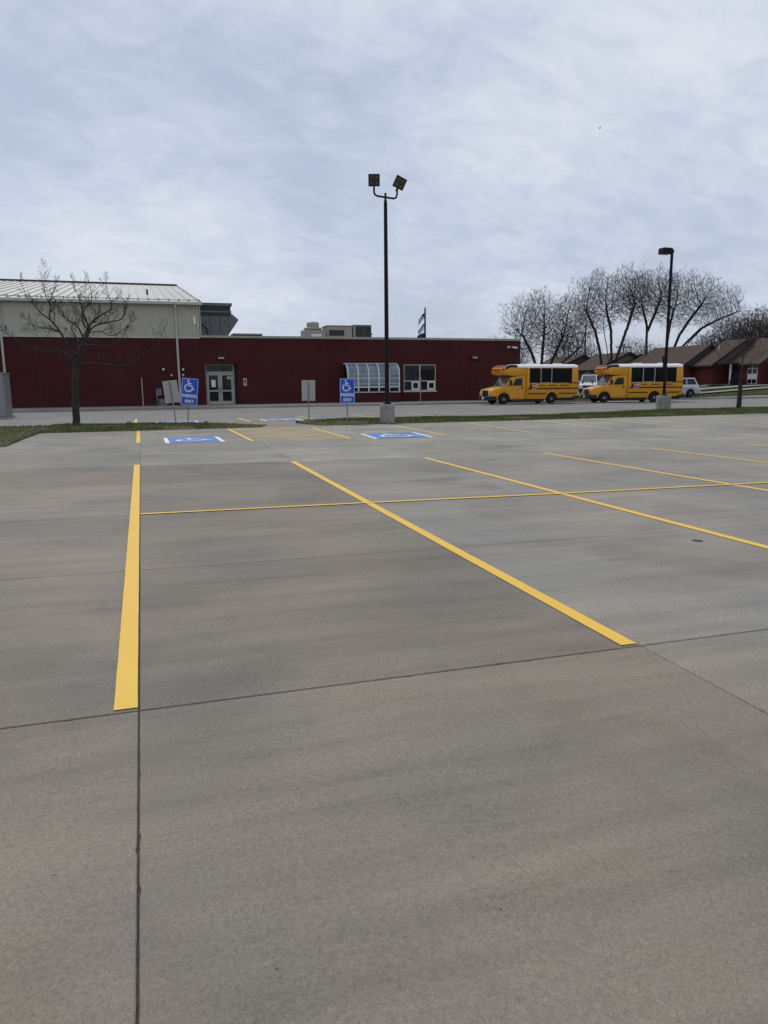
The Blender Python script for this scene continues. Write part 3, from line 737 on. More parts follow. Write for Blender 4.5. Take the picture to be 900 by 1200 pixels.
b = MB(); yy = FY+0.02; b.box(GX0, GX1+0.2, yy-0.03, yy+0.02, rz(yy)+0.10, rz(yy)+0.16); G('snow_rail', b, M['trim'], roof)
b = MB(); b.box(GX0-0.2, GX1+0.25, RY-0.3, RY+0.3, RZ+0.01, RZ+0.16); G('ridge_cap', b, M['dark_trim'], roof)
b = MB(); b.box(GX0-0.2, GX1+0.28, FY-0.52, FY-0.351, EZ-0.16, EZ+0.05); G('gutter', b, M['trim'], bevel=0.03)
b = MB(); b.box(GX0, GX1, FY-0.349, FY-0.08, EZ-0.10, EZ-0.032); G('soffit', b, M['siding'])
b = MB(); b.prism([(FY-0.35, EZ-0.14), (FY-0.35, EZ+0.10), (RY, RZ+0.09), (RY, RZ-0.2)], GX1+0.252, GX1+0.29, 'x'); G('rake_trim', b, M['trim'])
for x in (2.72, -8.72, -20.0):
    b = MB(); b.tube([(x, FY-0.44, EZ-0.16), (x, FY-0.44, EZ-0.32), (x, FY-0.17, EZ-0.5), (x, FY-0.17, 0.42), (x, FY-0.42, 0.28)], 0.075, 4); G('downspout', b, M['trim'])
b = MB(); b.tube([(1.0, FY+9, rz(FY+9)), (1.0, FY+9, rz(FY+9)+0.45)], 0.08, 8); G('vent_pipe', b, M['dark_trim'])
for x, z, r_ in ((1.65, 2.72, 0.085), (2.19, 2.29, 0.07), (3.03, 2.71, 0.08), (3.01, 2.31, 0.07), (2.95, 0.5, 0.06)):
    b = MB(); b.lathe([(r_*0.6, 0.0), (r_, 0.03), (r_, 0.09), (r_*0.5, 0.12)], (x, FY-0.17, z), 12, 'y'); G('dryer_vent', b, M['white'])
b = MB(); b.tube([(0.1, FY-0.12, G0), (0.1, FY-0.12, 2.15)], 0.045, 8); b.box(0.06, 0.14, FY-0.12, FY-0.051, 1.9, 1.94); b.box(0.06, 0.14, FY-0.12, FY-0.051, 0.6, 0.64); G('conduit', b, M['coping'])
b = MB(); b.box(1.02, 1.42, FY-0.30, FY-0.052, 0.85, 1.35); b.tube([(1.10, FY-0.17, G0), (1.10, FY-0.17, 0.85)], 0.06, 8); b.box(1.2, 1.75, FY-0.35, FY-0.053, G0, 0.62); G('meter_box', b, M['hvac_grey'])

# ------------------------------------------------------------------ roof machinery
hv = empty('rooftop_unit', (6.6, 64.5, 4.42)); tag(hv, 'dark grey rooftop air unit with slanted intake hood beside the gymnasium', 'air unit')
def Q(p, name, mb, m, **kw): return S(name, mb, m, p, **kw)
b = MB(); b.prism([(5.1, 4.42), (5.0, 6.35), (5.0, 8.1), (7.6, 8.1), (7.6, 7.55), (8.25, 7.0), (7.35, 5.75), (7.0, 4.42)], 64.0, 66.6, 'y'); Q(hv, 'casing', b, M['hvac_grey'], bevel=0.03)
b = MB(); b.box(5.15, 7.72, 63.9, 66.7, 8.10, 8.34); b.box(4.95, 7.66, 63.93, 66.68, 7.55, 7.70); Q(hv, 'top_rim', b, M['hvac_grey'], bevel=0.02)
b = MB(); b.box(5.1, 7.55, 63.96, 63.99, 7.72, 8.08); b.box(5.1, 7.55, 63.96, 63.99, 7.30, 7.53); Q(hv, 'louvre', b, M['hvac_dark'])
for x in (5.9, 6.7, 7.4):
    b = MB(); b.box(x-0.012, x+0.012, 63.97, 63.999, 6.0, 7.28); Q(hv, 'panel_seam', b, M['hvac_dark'])
for x in (5.5, 6.3, 7.1):
    b = MB(); b.box(x-0.05, x+0.05, 63.95, 63.999, 6.75, 6.85); Q(hv, 'latch', b, M['hvac_dark'])
for k in range(7):
    x = 5.35+k*0.28; b = MB(); b.prism([(x, 5.0), (x+0.12, 5.0), (x+0.06, 6.1)], 63.95, 63.998, 'y'); Q(hv, 'fin', b, M['hvac_beige'])
b = MB(); b.tube([(4.99, 64.6, 7.9), (4.78, 64.6, 7.6), (4.75, 64.6, 6.9), (4.9, 64.6, 6.2), (5.05, 64.6, 5.9)], 0.11, 8); b.tube([(5.2, 63.9, 6.6), (5.6, 63.85, 6.2), (5.75, 63.9, 4.5)], 0.05, 8); Q(hv, 'duct', b, M['hvac_dark'])
fan = empty('exhaust_fan', (15.1, 66, 4.42)); tag(fan, 'beige round mushroom exhaust fan on the flat school roof', 'exhaust fan')
b = MB(); b.box(14.15, 16.15, 65.2, 66.9, 4.42, 6.35); Q(fan, 'curb', b, M['hvac_beige'], bevel=0.02)
b = MB(); b.lathe([(0.62, 6.36), (0.80, 6.42), (0.80, 6.55), (0.55, 6.62), (0.56, 6.98), (0.50, 7.05), (0.2, 7.12)], (15.1, 66, 0), 20); Q(fan, 'fan_housing', b, M['hvac_beige'], smooth=40)
b = MB(); b.box(14.75, 15.7, 65.15, 65.19, 5.7, 5.98); Q(fan, 'access_panel', b, M['white'])
ac = empty('rooftop_unit', (17.4, 66, 4.42)); tag(ac, 'low beige rooftop unit with dark grille next to the round fan', 'air unit')
b = MB(); b.box(16.2, 18.5, 65, 67, 4.42, 6.68); Q(ac, 'casing', b, M['hvac_beige'], bevel=0.02)
b = MB(); b.box(16.35, 17.75, 64.97, 64.998, 5.85, 6.35); Q(ac, 'grille', b, M['hvac_dark'])
b = MB(); b.box(16.15, 18.55, 64.93, 67.05, 6.68, 6.76); Q(ac, 'lid', b, M['hvac_beige'])
ac2 = empty('condenser_unit', (19.5, 66, 4.42)); tag(ac2, 'dark green boxy condenser unit at the right of the roof units', 'air unit')
b = MB(); b.box(18.62, 20.3, 64.9, 66.8, 4.42, 6.76); Q(ac2, 'casing', b, M['hvac_beige'], bevel=0.02)
for xa, xb in ((18.8, 19.52), (19.56, 20.25)):
    b = MB(); b.box(xa, xb, 64.87, 64.898, 5.5, 6.70); Q(ac2, 'coil', b, M['hvac_dark'])
b = MB(); b.box(18.58, 20.34, 64.86, 66.84, 6.76, 6.82); Q(ac2, 'lid', b, M['hvac_grey'])
b = MB(); b.tube([(20.55, 66, 4.42), (20.55, 66, 6.05), (20.62, 66, 6.15), (20.72, 66, 6.05)], 0.07, 8); tag(b.build('vent_pipe', M['hvac_beige']), 'small bent vent pipe beside the dark condenser', 'vent pipe')

# ------------------------------------------------------------------ utility cabinet at the left edge
cb_ = empty('utility_cabinet', (-7.2, 42, 0)); tag(cb_, 'tall grey metal utility cabinet at the left edge of the drive', 'cabinet')
b = MB(); b.box(-8.7, -6.55, 41.3, 43.2, 0.06, 2.22); Q(cb_, 'casing', b, M['galv'], bevel=0.02)
b = MB(); b.box(-8.8, -6.47, 41.2, 43.3, -0.03, 0.06); Q(cb_, 'plinth', b, M['pedestal'])
b = MB(); b.box(-8.66, -7.56, 41.27, 41.298, 0.1, 2.15); b.box(-7.53, -6.60, 41.27, 41.298, 0.1, 2.15); Q(cb_, 'door', b, M['galv'])
b = MB(); b.box(-7.62, -7.58, 41.22, 41.268, 1.0, 1.25); Q(cb_, 'handle', b, M['dark_trim'])
b = MB(); b.box(-8.76, -6.51, 41.24, 43.24, 2.22, 2.28); Q(cb_, 'lid', b, M['galv'])
b = MB(); b.tube([(19.95, 51.6, 0.12), (19.95, 51.6, 2.05)], 0.035, 8); tag(b.build('thin_post', M['galv']), 'thin bare grey post standing on the walk before the window', 'post')

# ------------------------------------------------------------------ flag pole behind the school
fp = empty('flagpole', (30.7, 78, 0)); tag(fp, 'dark flagpole rising behind the school roof', 'flagpole')
b = MB(); b.tube([(30.7, 78, 0), (30.7, 78, 5), (30.7, 78, 9.75)], [0.14, 0.12, 0.09], 8); Q(fp, 'pole', b, M['pole'])
b = MB(); b.lathe([(0.02, 9.74), (0.10, 9.80), (0.11, 9.87), (0.02, 9.96)], (30.7, 78, 0), 10); Q(fp, 'finial', b, M['chrome'])
def flag(name, z0, hoist, ln, drop, colfn, label):
    # hanging half-limp in a light wind, folds across the fly
    e = empty(name, (30.6, 78, z0)); tag(e, label, 'flag'); cells = {}
    nu, nv = 14, 13; P = {}
    for u in range(nu+1):
        for v in range(nv+1):
            s, t = u/nu, v/nv
            x = 30.60 - ln*s*0.86; y = 78 + 0.16*math.sin(7*s+1.1*t)*s; z = z0 - hoist*t - drop*s**1.3 + 0.05*math.sin(5*s)*t
            P[u, v] = (x, y, z)
    for u in range(nu):
        for v in range(nv): cells.setdefault(colfn((u+.5)/nu, (v+.5)/nv), []).append((u, v))
    for (pn, m), lst in cells.items():
        mb = MB()
        for u, v in lst:
            q = [P[u, v], P[u+1, v], P[u+1, v+1], P[u, v+1]]
            mb.add(q + [(a, c+0.006, d) for a, c, d in q], [(0, 1, 2, 3), (7, 6, 5, 4), (0, 4, 5, 1), (2, 6, 7, 3)])
        Q(e, pn, mb, M[m], fix=False)
flag('flag', 9.30, 0.62, 0.75, 0.7, lambda s, t: ('canton', 'flag_navy') if s < 0.42 and t < 0.54 else (('red_stripes', 'flag_red') if int(t*13) % 2 == 0 else ('white_stripes', 'flag_white')), 'red and white striped flag with navy corner, upper on the pole')
flag('flag', 8.2, 0.8, 0.78, 0.8, lambda s, t: ('blue_field', 'flag_blue') if t < 0.50 else ('white_field', 'flag_white'), 'pale blue and white flag below the striped one')
flag('flag', 7.15, 0.8, 0.92, 0.35, lambda s, t: ('dark_field', 'flag_navy'), 'dark navy flag lowest on the pole')

# ------------------------------------------------------------------ signs on the grass
def access_sign(label, x, y, lean, w, z0, z1, front=True, yaw=0.0):
    e = empty('parking_sign', (x, y, 0.05)); e.rotation_euler = (0, R(lean), R(yaw)); tag(e, label, 'sign', 'accessible parking signs on the grass')
    b = MB(); b.tube([(0, 0, -0.15), (0, 0, z1-0.04)], 0.026, 4); b.build('post', M['galv'], e)
    sy = -0.032 if front else 0.032
    b = MB(); h = 0.03
    b.box(-w/2, w/2, sy-0.004, sy+0.004, z0, z1)
    pn = b.build('panel', M['sign_blue'] if front else M['sign_back'], e, bevel=0.0)
    for z in (z0+0.12, z1-0.12):
        b = MB(); b.lathe([(0.014, 0), (0.014, 0.012)], (0, (sy-0.016 if front else sy-0.03-0.06), z), 6, 'y'); b.build('bolt', M['galv'], e)
    if front:
        f = sy-0.0045; b = MB(); t = 0.012; g = 0.018
        b.box(-w/2+g, w/2-g, f-0.001, f, z1-g-t, z1-g); b.box(-w/2+g, w/2-g, f-0.001, f, z0+g, z0+g+t)
        b.box(-w/2+g, -w/2+g+t, f-0.001, f, z0+g+t, z1-g-t); b.box(w/2-g-t, w/2-g, f-0.001, f, z0+g+t, z1-g-t); b.build('border', M['sign_white'], pn)
        H_ = z1-z0; s = H_*0.44
        symbol('access_symbol', M['sign_white'], pn, lambda u, v, l: ((u-0.55)*s, f-0.001-0.0006*l, z1-H_*0.50+v*s), 0.10)
        rx = Matrix.Rotation(R(90), 4, 'X')
        text_mesh('PARKING', 0.155, 'lettering', M['sign_white'], pn, Matrix.Translation((0, f-0.002, z0+H_*0.345)) @ rx, 0.001, 0.006, 0.80)
        text_mesh('ONLY', 0.155, 'lettering', M['sign_white'], pn, Matrix.Translation((0, f-0.002, z0+H_*0.15)) @ rx, 0.001, 0.006, 0.80)
    return e
access_sign('blue accessible parking sign leaning right, beside the tilted blank sign', 1.60, 28.6, 6.2, 0.62, 0.75, 1.77, True, 4)
access_sign('blue accessible parking sign standing upright beside the near lamp post', 7.56, 27.45, 0.6, 0.60, 0.74, 1.70, True, -3)
access_sign('grey back of a sign on a tilted post, left of the leaning blue sign', 1.29, 31.2, -5.5, 0.57, 0.80, 1.70, False, 3)
access_sign('grey back of a sign on an upright post, right of the school door', 6.53, 29.7, 1.0, 0.56, 0.82, 1.66, False, 0)

# ------------------------------------------------------------------ lamp posts
def pedestal(e, r, h):
    b = MB(); b.lathe([(r, -0.1), (r, h-0.03), (r-0.03, h)], (0, 0, 0), 28); p = b.build('pedestal', M['pedestal'], e, smooth=35)
    return p
lp = empty('lamp_post', (9.05, 27.0, 0.03)); tag(lp, 'tall dark lamp post with two square floodlights on a concrete pedestal', 'lamp post')
pedestal(lp, 0.29, 0.72)
b = MB(); b.lathe([(0.16, 0.72), (0.16, 0.76), (0.12, 0.80), (0.11, 0.95), (0.085, 1.0)], (0, 0, 0), 16); b.build('base_cover', M['pole'], lp, smooth=40)
b = MB(); b.tube([(0, 0, 0.8), (0, 0, 4.5), (0, 0, 8.10), (0, 0, 8.22)], [0.088, 0.078, 0.066, 0.045], 14); b.tube([(0, 0, 8.2), (0, 0, 8.45)], [0.042, 0.04], 10); b.build('pole', M['pole'], lp, smooth=40)
b = MB(); b.tube([(-0.44, 0, 8.72), (-0.44, 0, 8.46), (-0.41, 0, 8.37), (-0.33, 0, 8.33), (0, 0, 8.30), (0.33, 0, 8.28), (0.42, 0, 8.32), (0.455, 0, 8.42), (0.47, 0, 8.68)], 0.036, 10); b.build('bracket_arm', M['pole'], lp, smooth=40)
def floodlight(c, rx, ry, rz_):
    mt = Matrix.Translation(c) @ (Matrix.Rotation(rz_, 4, 'Z') @ Matrix.Rotation(ry, 4, 'Y') @ Matrix.Rotation(rx, 4, 'X'))
    b = MB(); b.box(-0.21, 0.21, -0.05, 0.06, -0.21, 0.21); b.box(-0.16, 0.16, 0.06, 0.13, -0.15, 0.15)
    o = b.build('floodlight', M['pole'], lp, bevel=0.015); o.data.transform(mt)
    b = MB(); b.box(-0.185, 0.185, -0.056, -0.0505, -0.185, 0.185); l = b.build('lens', M['lens'], o); l.data.transform(mt)
    for sx in (-1, 1):
        for sz in (-1, 1):
            b = MB(); b.box(sx*0.095-0.03, sx*0.095+0.03, -0.064, -0.0565, sz*0.095-0.03, sz*0.095+0.03); q = b.build('led_module', M['chip'], o); q.data.transform(mt)
    b = MB(); b.box(-0.03, 0.03, -0.02, 0.05, -0.32, -0.20); q = b.build('knuckle', M['pole'], o); q.data.transform(mt)
floodlight(Vector((-0.44, -0.02, 8.86)), R(12), 0, R(-17))
floodlight(Vector((0.56, -0.02, 8.84)), R(18), R(25), R(-8))
lp2 = empty('lamp_post', (26.5, 32.55, 0.0)); tag(lp2, 'dark lamp post with a single boxy head, in front of the second bus', 'lamp post')
lp2.location.z = -0.01
pd = pedestal(lp2, 0.38, 0.78); b = MB(); b.box(-0.45, -0.36, -0.22, -0.08, 0.42, 0.62); b.build('conduit_box', M['galv'], lp2)
b = MB(); b.lathe([(0.17, 0.78), (0.17, 0.82), (0.11, 0.86)], (0, 0, 0), 16); b.build('base_cover', M['pole'], lp2, smooth=40)
b = MB(); b.tube([(0, 0, 0.8), (0, 0, 4.5), (0, 0, 8.25)], [0.105, 0.10, 0.09], 4); b.build('pole', M['pole'], lp2)
b = MB(); b.box(-0.16, -0.10, -0.10, 0.10, 2.55, 2.85); b.box(-0.14, -0.10, -0.06, 0.06, 2.2, 2.55); b.build('junction_box', M['pole'], lp2)
b = MB(); b.prism([(-0.72, 7.98), (-0.70, 8.28), (-0.12, 8.28), (-0.12, 7.98)], -0.20, 0.20, 'y'); b.box(-0.12, 0.1, -0.06, 0.06, 8.06, 8.2); hd = b.build('lamp_head', M['pole'], lp2, bevel=0.025)
b = MB(); b.box(-0.66, -0.22, -0.15, 0.15, 7.965, 7.979); b.build('lens', M['lens'], hd)

# ------------------------------------------------------------------ vehicles
def arc_cut(cx, cz, r, a0, a1, n=10): return [(cx + r*math.cos(R(a)), cz + r*math.sin(R(a))) for a in lin(a0, a1, n)]
def wheel(e, x, y, r, w, side):
    t = MB(); s = side
    t.lathe([(r*0.62, -w/2), (r*0.93, -w/2), (r, -w/2+0.04), (r, w/2-0.04), (r*0.93, w/2), (r*0.62, w/2)], (x, y, r), 26, 'y'); t.lathe([(r*0.6, -w/2+0.02), (r*0.6, w/2-0.02)], (x, y, r), 20, 'y')
    o = t.build('wheel', M['rubber'], e, smooth=35)
    b = MB(); f = y + s*(w/2-0.015)
    b.lathe([(r*0.61, 0), (r*0.60, 0.012*s), (r*0.45, -0.012*s), (r*0.25, 0.02*s), (r*0.24, 0.05*s), (r*0.08, 0.055*s)], (x, f, r), 20, 'y'); b.build('rim', M['rim'], o, smooth=35)
    for k in range(6):
        a = 2*math.pi*k/6; hb = MB(); hb.lathe([(0.03, 0.0), (0.03, 0.004*s)], (x+r*0.42*math.cos(a), f+0.004*s, r+r*0.42*math.sin(a)), 8, 'y'); hb.build('hub_hole', M['black'], o)
    return o
def make_bus(name):
    # x runs from nose (-) to tail (+), front axle at 0; near side is -y
    e = empty(name)
    B = lambda n_, mb, m, p=None, **k: mb.build(n_, M[m] if isinstance(m, str) else m, p or e, **k)
    yw, cabw = 1.10, 0.98
    # cab shell (van front): hood, cowl, doors
    pr = [(-0.98, 0.42), (-0.99, 0.72), (-0.93, 1.03), (-0.80, 1.10), (-0.10, 1.24), (0.12, 1.28), (0.62, 1.95), (1.62, 2.06), (1.80, 2.06), (1.80, 0.34), (0.60, 0.34)] + arc_cut(0, 0.36, 0.47, -2, 182)[0:] + [(-0.60, 0.36)]
    b = MB(); b.prism(pr, -cabw, cabw, 'y'); cabo = B('cab', b, 'bus_yellow', bevel=0.055, smooth=40)
    # roof cap over the cab
    pr = [(0.02, 2.13), (-0.06, 2.36), (0.06, 2.62), (0.35, 2.74), (1.80, 2.76), (1.80, 2.02), (0.62, 2.02)]
    b = MB(); b.prism(pr, -1.04, 1.04, 'y'); cap = B('roof_cap', b, 'bus_yellow', bevel=0.07, smooth=40)
    b = MB(); b.prism([(-0.02, 2.42), (0.10, 2.66), (0.36, 2.775), (1.0, 2.79), (1.0, 2.62), (0.42, 2.60)], -1.052, 1.052, 'y'); B('lamp_hood', b, 'black', cap, bevel=0.02)
    for y in (-0.88, -0.68, 0.68, 0.88):
        b = MB(); b.lathe([(0.085, 0), (0.085, -0.06), (0.05, -0.08)], (-0.0, y, 2.50), 14, 'x'); B('warning_lamp', b, 'amber' if abs(y) < 0.8 else 'red_lamp', cap, smooth=40)
    b = MB(); b.box(-0.11, -0.045, -0.5, 0.5, 2.34, 2.56); sg = B('destination_panel', b, 'bus_yellow', cap)
    rm = Matrix.Translation((-0.115, 0, 2.45)) @ Matrix.Rotation(R(-90), 4, 'Z') @ Matrix.Rotation(R(90), 4, 'X')
    text_mesh('SCHOOL BUS', 0.15, 'lettering', M['black'], sg, rm, 0.003, 0.004, 1.0)
    for y in (-0.3, 0, 0.3):
        b = MB(); b.box(0.16, 0.26, y-0.05, y+0.05, 2.70, 2.80); B('marker_lamp', b, 'amber', cap)
    # passenger body
    pr = [(1.78, 0.36), (1.78, 2.62), (5.98, 2.62), (6.04, 2.2), (6.04, 0.42), (4.42, 0.42), (4.38, 0.36)] + arc_cut(3.85, 0.36, 0.50, 0, 180)[1:] + [(3.30, 0.36)]
    b = MB(); b.prism(pr, -yw, yw, 'y'); body = B('body', b, 'bus_yellow', bevel=0.04, smooth=40)
    # white roof, crowned
    cs = [(-yw-0.005, 2.60), (-yw+0.03, 2.70), (-yw+0.16, 2.79), (-0.5, 2.85), (0, 2.865), (0.5, 2.85), (yw-0.16, 2.79), (yw-0.03, 2.70), (yw+0.005, 2.60)]
    b = MB(); b.prism(cs, 1.02, 5.99, 'x'); B('roof', b, 'bus_white', bevel=0.0, smooth=30)
    for x in (2.9, 4.9):
        b = MB(); b.box(x-0.28, x+0.28, -0.25, 0.25, 2.86, 2.92); B('roof_hatch', b, 'bus_white', bevel=0.02)
    for s in (-1, 1):
        y = s*yw
        def slab_(n_, x0, x1, z0, z1, t, m, p=None, **k):
            b = MB(); ya, yb = (y, y+s*t) if s > 0 else (y+s*t, y); b.box(x0, x1, ya, yb, z0, z1); return B(n_, b, m, p, **k)
        wb = slab_('window_band', 1.97, 5.50, 1.50, 2.56, 0.008, 'black')
        for x0, x1 in ((2.02, 2.84), (2.95, 3.74), (3.84, 5.45)):
            b = MB(); ya, yb = sorted((y+s*0.009, y+s*0.016)); b.box(x0, x1, ya, yb, 1.56, 2.52); B('pane', b, 'tint', wb)
        for x in (2.895, 3.79):
            b = MB(); ya, yb = sorted((y+s*0.009, y+s*0.022)); b.box(x-0.022, x+0.022, ya, yb, 1.50, 2.55); B('window_post', b, 'frame', wb)
        b = MB(); ya, yb = sorted((y+s*0.009, y+s*0.02)); b.box(2.93, 3.76, ya, yb, 1.49, 1.525); B('window_rail', b, 'trim', wb)
        slab_('rub_rail', 1.86, 6.02, 1.06, 1.15, 0.025, 'black'); slab_('rub_rail', 1.86, 3.32, 0.70, 0.78, 0.025, 'black'); slab_('rub_rail', 4.42, 5.9, 0.70, 0.78, 0.025, 'black'); slab_('rub_rail', 5.2, 6.03, 1.46, 1.53, 0.02, 'black')
        for k, (x0, x1) in enumerate(((2.78, 3.30), (3.55, 4.30), (4.52, 5.30))):
            xx = x0
            while xx < x1 - 0.03:
                slab_('painted_letter', xx, xx+0.055, 1.26, 1.37, 0.003, 'black'); xx += 0.085
        # cab door
        yc = s*cabw; dd = 0.006
        def cab_(n_, poly, t0, t1, m, p=None):
            b = MB(); ya, yb = sorted((yc+s*t0, yc+s*t1)); b.prism(poly, ya, yb, 'y'); return B(n_, b, m, p)
        dr = cab_('door', [(0.50, 0.46), (0.50, 1.28), (0.86, 1.88), (1.55, 1.95), (1.58, 0.46)], 0.0, 0.012, 'bus_yellow')
        cab_('door_window', [(0.66, 1.33), (0.93, 1.80), (1.44, 1.86), (1.46, 1.33)], 0.013, 0.02, 'glass', dr)
        cab_('handle', [(1.40, 1.10), (1.40, 1.24), (1.50, 1.24), (1.50, 1.10)], 0.013, 0.035, 'black', dr)
        cab_('quarter_window', [(0.36, 1.33), (0.60, 1.33), (0.84, 1.74)], 0.001, 0.01, 'glass')
        b = MB(); my = s*1.22
        b.tube([(0.55, s*cabw, 1.45), (0.42, my, 1.5)], 0.018, 6); b.box(0.36, 0.46, my-0.09, my+0.09, 1.36, 1.74); B('mirror', b, 'black', bevel=0.02)
        b = MB(); b.tube([(-0.70, s*0.8, 1.12), (-0.95, s*0.95, 1.5)], 0.012, 6); b.lathe([(0.02, -0.04), (0.12, -0.03), (0.13, 0.0), (0.05, 0.05)], (-0.96, s*0.95, 1.55), 12, 'x'); B('crossover_mirror', b, 'black')
        b = MB(); b.box(-1.005, -0.93, s*0.62-0.17, s*0.62+0.17, 0.74, 0.98); hl = B('headlight', b, 'headlamp', bevel=0.015)
        b = MB(); b.box(-0.98, -0.84, min(s*0.82, s*0.985), max(s*0.82, s*0.985), 0.74, 0.90); B('turn_signal', b, 'amber', bevel=0.01)
        b = MB(); b.box(6.041, 6.07, s*0.9-0.09, s*0.9+0.09, 0.75, 1.0); B('tail_lamp', b, 'red_lamp')
        wheel(e, 0, s*0.86, 0.36, 0.24, s); wheel(e, 3.85, s*0.92, 0.36, 0.26, s)
        b = MB(); b.prism(arc_cut(0, 0.36, 0.462, 0, 180, 14) + arc_cut(0, 0.36, 0.44, 180, 0, 14), min(s*0.55, s*0.97), max(s*0.55, s*0.97), 'y'); B('wheel_liner', b, 'black')
        b = MB(); b.prism(arc_cut(3.85, 0.36, 0.555, 4, 176, 14) + arc_cut(3.85, 0.36, 0.495, 176, 4, 14), min(s*1.02, s*(yw+0.03)), max(s*1.02, s*(yw+0.03)), 'y'); B('arch_trim', b, 'bus_yellow')
        b = MB(); b.box(3.42, 4.28, min(s*0.4, s*0.5), max(s*0.4, s*0.5), 0.38, 0.84); B('wheel_housing', b, 'black')
    # stop arm folded against the near side
    b = MB(); oc = [(2.35+0.235*math.cos(R(22.5+45*k)), 1.27+0.235*math.sin(R(22.5+45*k))) for k in range(8)]
    b.prism(oc, -yw-0.055, -yw-0.04, 'y'); st = B('stop_sign', b, 'sign_white')
    oc2 = [(2.35+0.205*math.cos(R(22.5+45*k)), 1.27+0.205*math.sin(R(22.5+45*k))) for k in range(8)]
    b = MB(); b.prism(oc2, -yw-0.058, -yw-0.0552, 'y'); B('red_face', b, 'red', st)
    text_mesh('STOP', 0.17, 'lettering', M['sign_white'], st, Matrix.Translation((2.35, -yw-0.060, 1.27)) @ Matrix.Rotation(R(90), 4, 'X'), 0.001, 0.003, 0.85)
    b = MB(); b.box(2.02, 2.16, -yw-0.06, -yw, 1.12, 1.42); B('stop_arm', b, 'black', st)
    # windshield, grille, bumpers
    b = MB(); b.add([(0.10, -0.86, 1.30), (0.10, 0.86, 1.30), (0.59, 0.80, 1.955), (0.59, -0.80, 1.955), (0.08, -0.86, 1.32), (0.08, 0.86, 1.32), (0.57, 0.80, 1.975), (0.57, -0.80, 1.975)],
          [(0, 1, 2, 3), (7, 6, 5, 4), (0, 4, 5, 1), (1, 5, 6, 2), (2, 6, 7, 3), (3, 7, 4, 0)]); ws = B('windshield', b, 'windshield')
    for y in (-0.45, 0.25):
        b = MB(); b.tube([(0.045, y, 1.31), (0.28, y+0.35, 1.62)], 0.012, 5); B('wiper', b, 'black', ws)
    b = MB(); b.box(-1.015, -0.97, -0.44, 0.44, 0.62, 1.0); gr = B('grille', b, 'black', bevel=0.01)
    for z in (0.70, 0.80, 0.90):
        b = MB(); b.box(-1.03, -1.016, -0.42, 0.42, z-0.012, z+0.012); B('grille_bar', b, 'dark_trim', gr)
    b = MB(); b.prism([(-0.98, -1.0), (-1.14, -0.88), (-1.17, 0), (-1.14, 0.88), (-0.98, 1.0), (-0.56, 1.0), (-0.56, -1.0)], 0.30, 0.60, 'z'); bp = B('front_bumper', b, 'black', bevel=0.03)
    b = MB(); b.box(-1.20, -1.172, -0.16, 0.16, 0.38, 0.54); B('licence_plate', b, 'sign_white', bp)
    b = MB(); b.box(6.03, 6.18, -1.08, 1.08, 0.36, 0.58); b.box(5.6, 6.10, -1.106, -0.98, 0.36, 0.56); b.box(5.6, 6.10, 0.98, 1.106, 0.36, 0.56); B('rear_bumper', b, 'black', bevel=0.02)
    b = MB(); b.box(6.041, 6.06, -0.5, 0.5, 0.7, 2.4); rd = B('rear_door', b, 'bus_yellow'); b = MB(); b.box(6.061, 6.066, -0.42, 0.42, 1.5, 2.3); B('pane', b, 'tint', rd)
    b = MB(); b.box(0.6, 3.2, -0.95, 0.95, 0.17, 0.40); b.box(4.5, 5.9, -0.95, 0.95, 0.22, 0.45); B('underframe', b, 'black')  # underframe, made wide, low and black to deepen the shade beneath the bus
    b = MB(); b.box(2.6, 3.25, -1.0, -0.6, 0.20, 0.40); B('battery_box', b, 'black')
    return e
bus = make_bus('school_bus'); tag(bus, 'yellow short school bus nearest the brick wall, nose before the school', 'school bus', 'school buses parked on the drive')
bus.location = (24.72, 48.35, -0.01)
bus2 = copy_tree(bus); bus2['label'] = 'yellow short school bus behind the other, partly hidden by the lamp post'
bus2.location = (32.95, 47.75, -0.01); bus2.rotation_euler = (0, 0, R(-12))

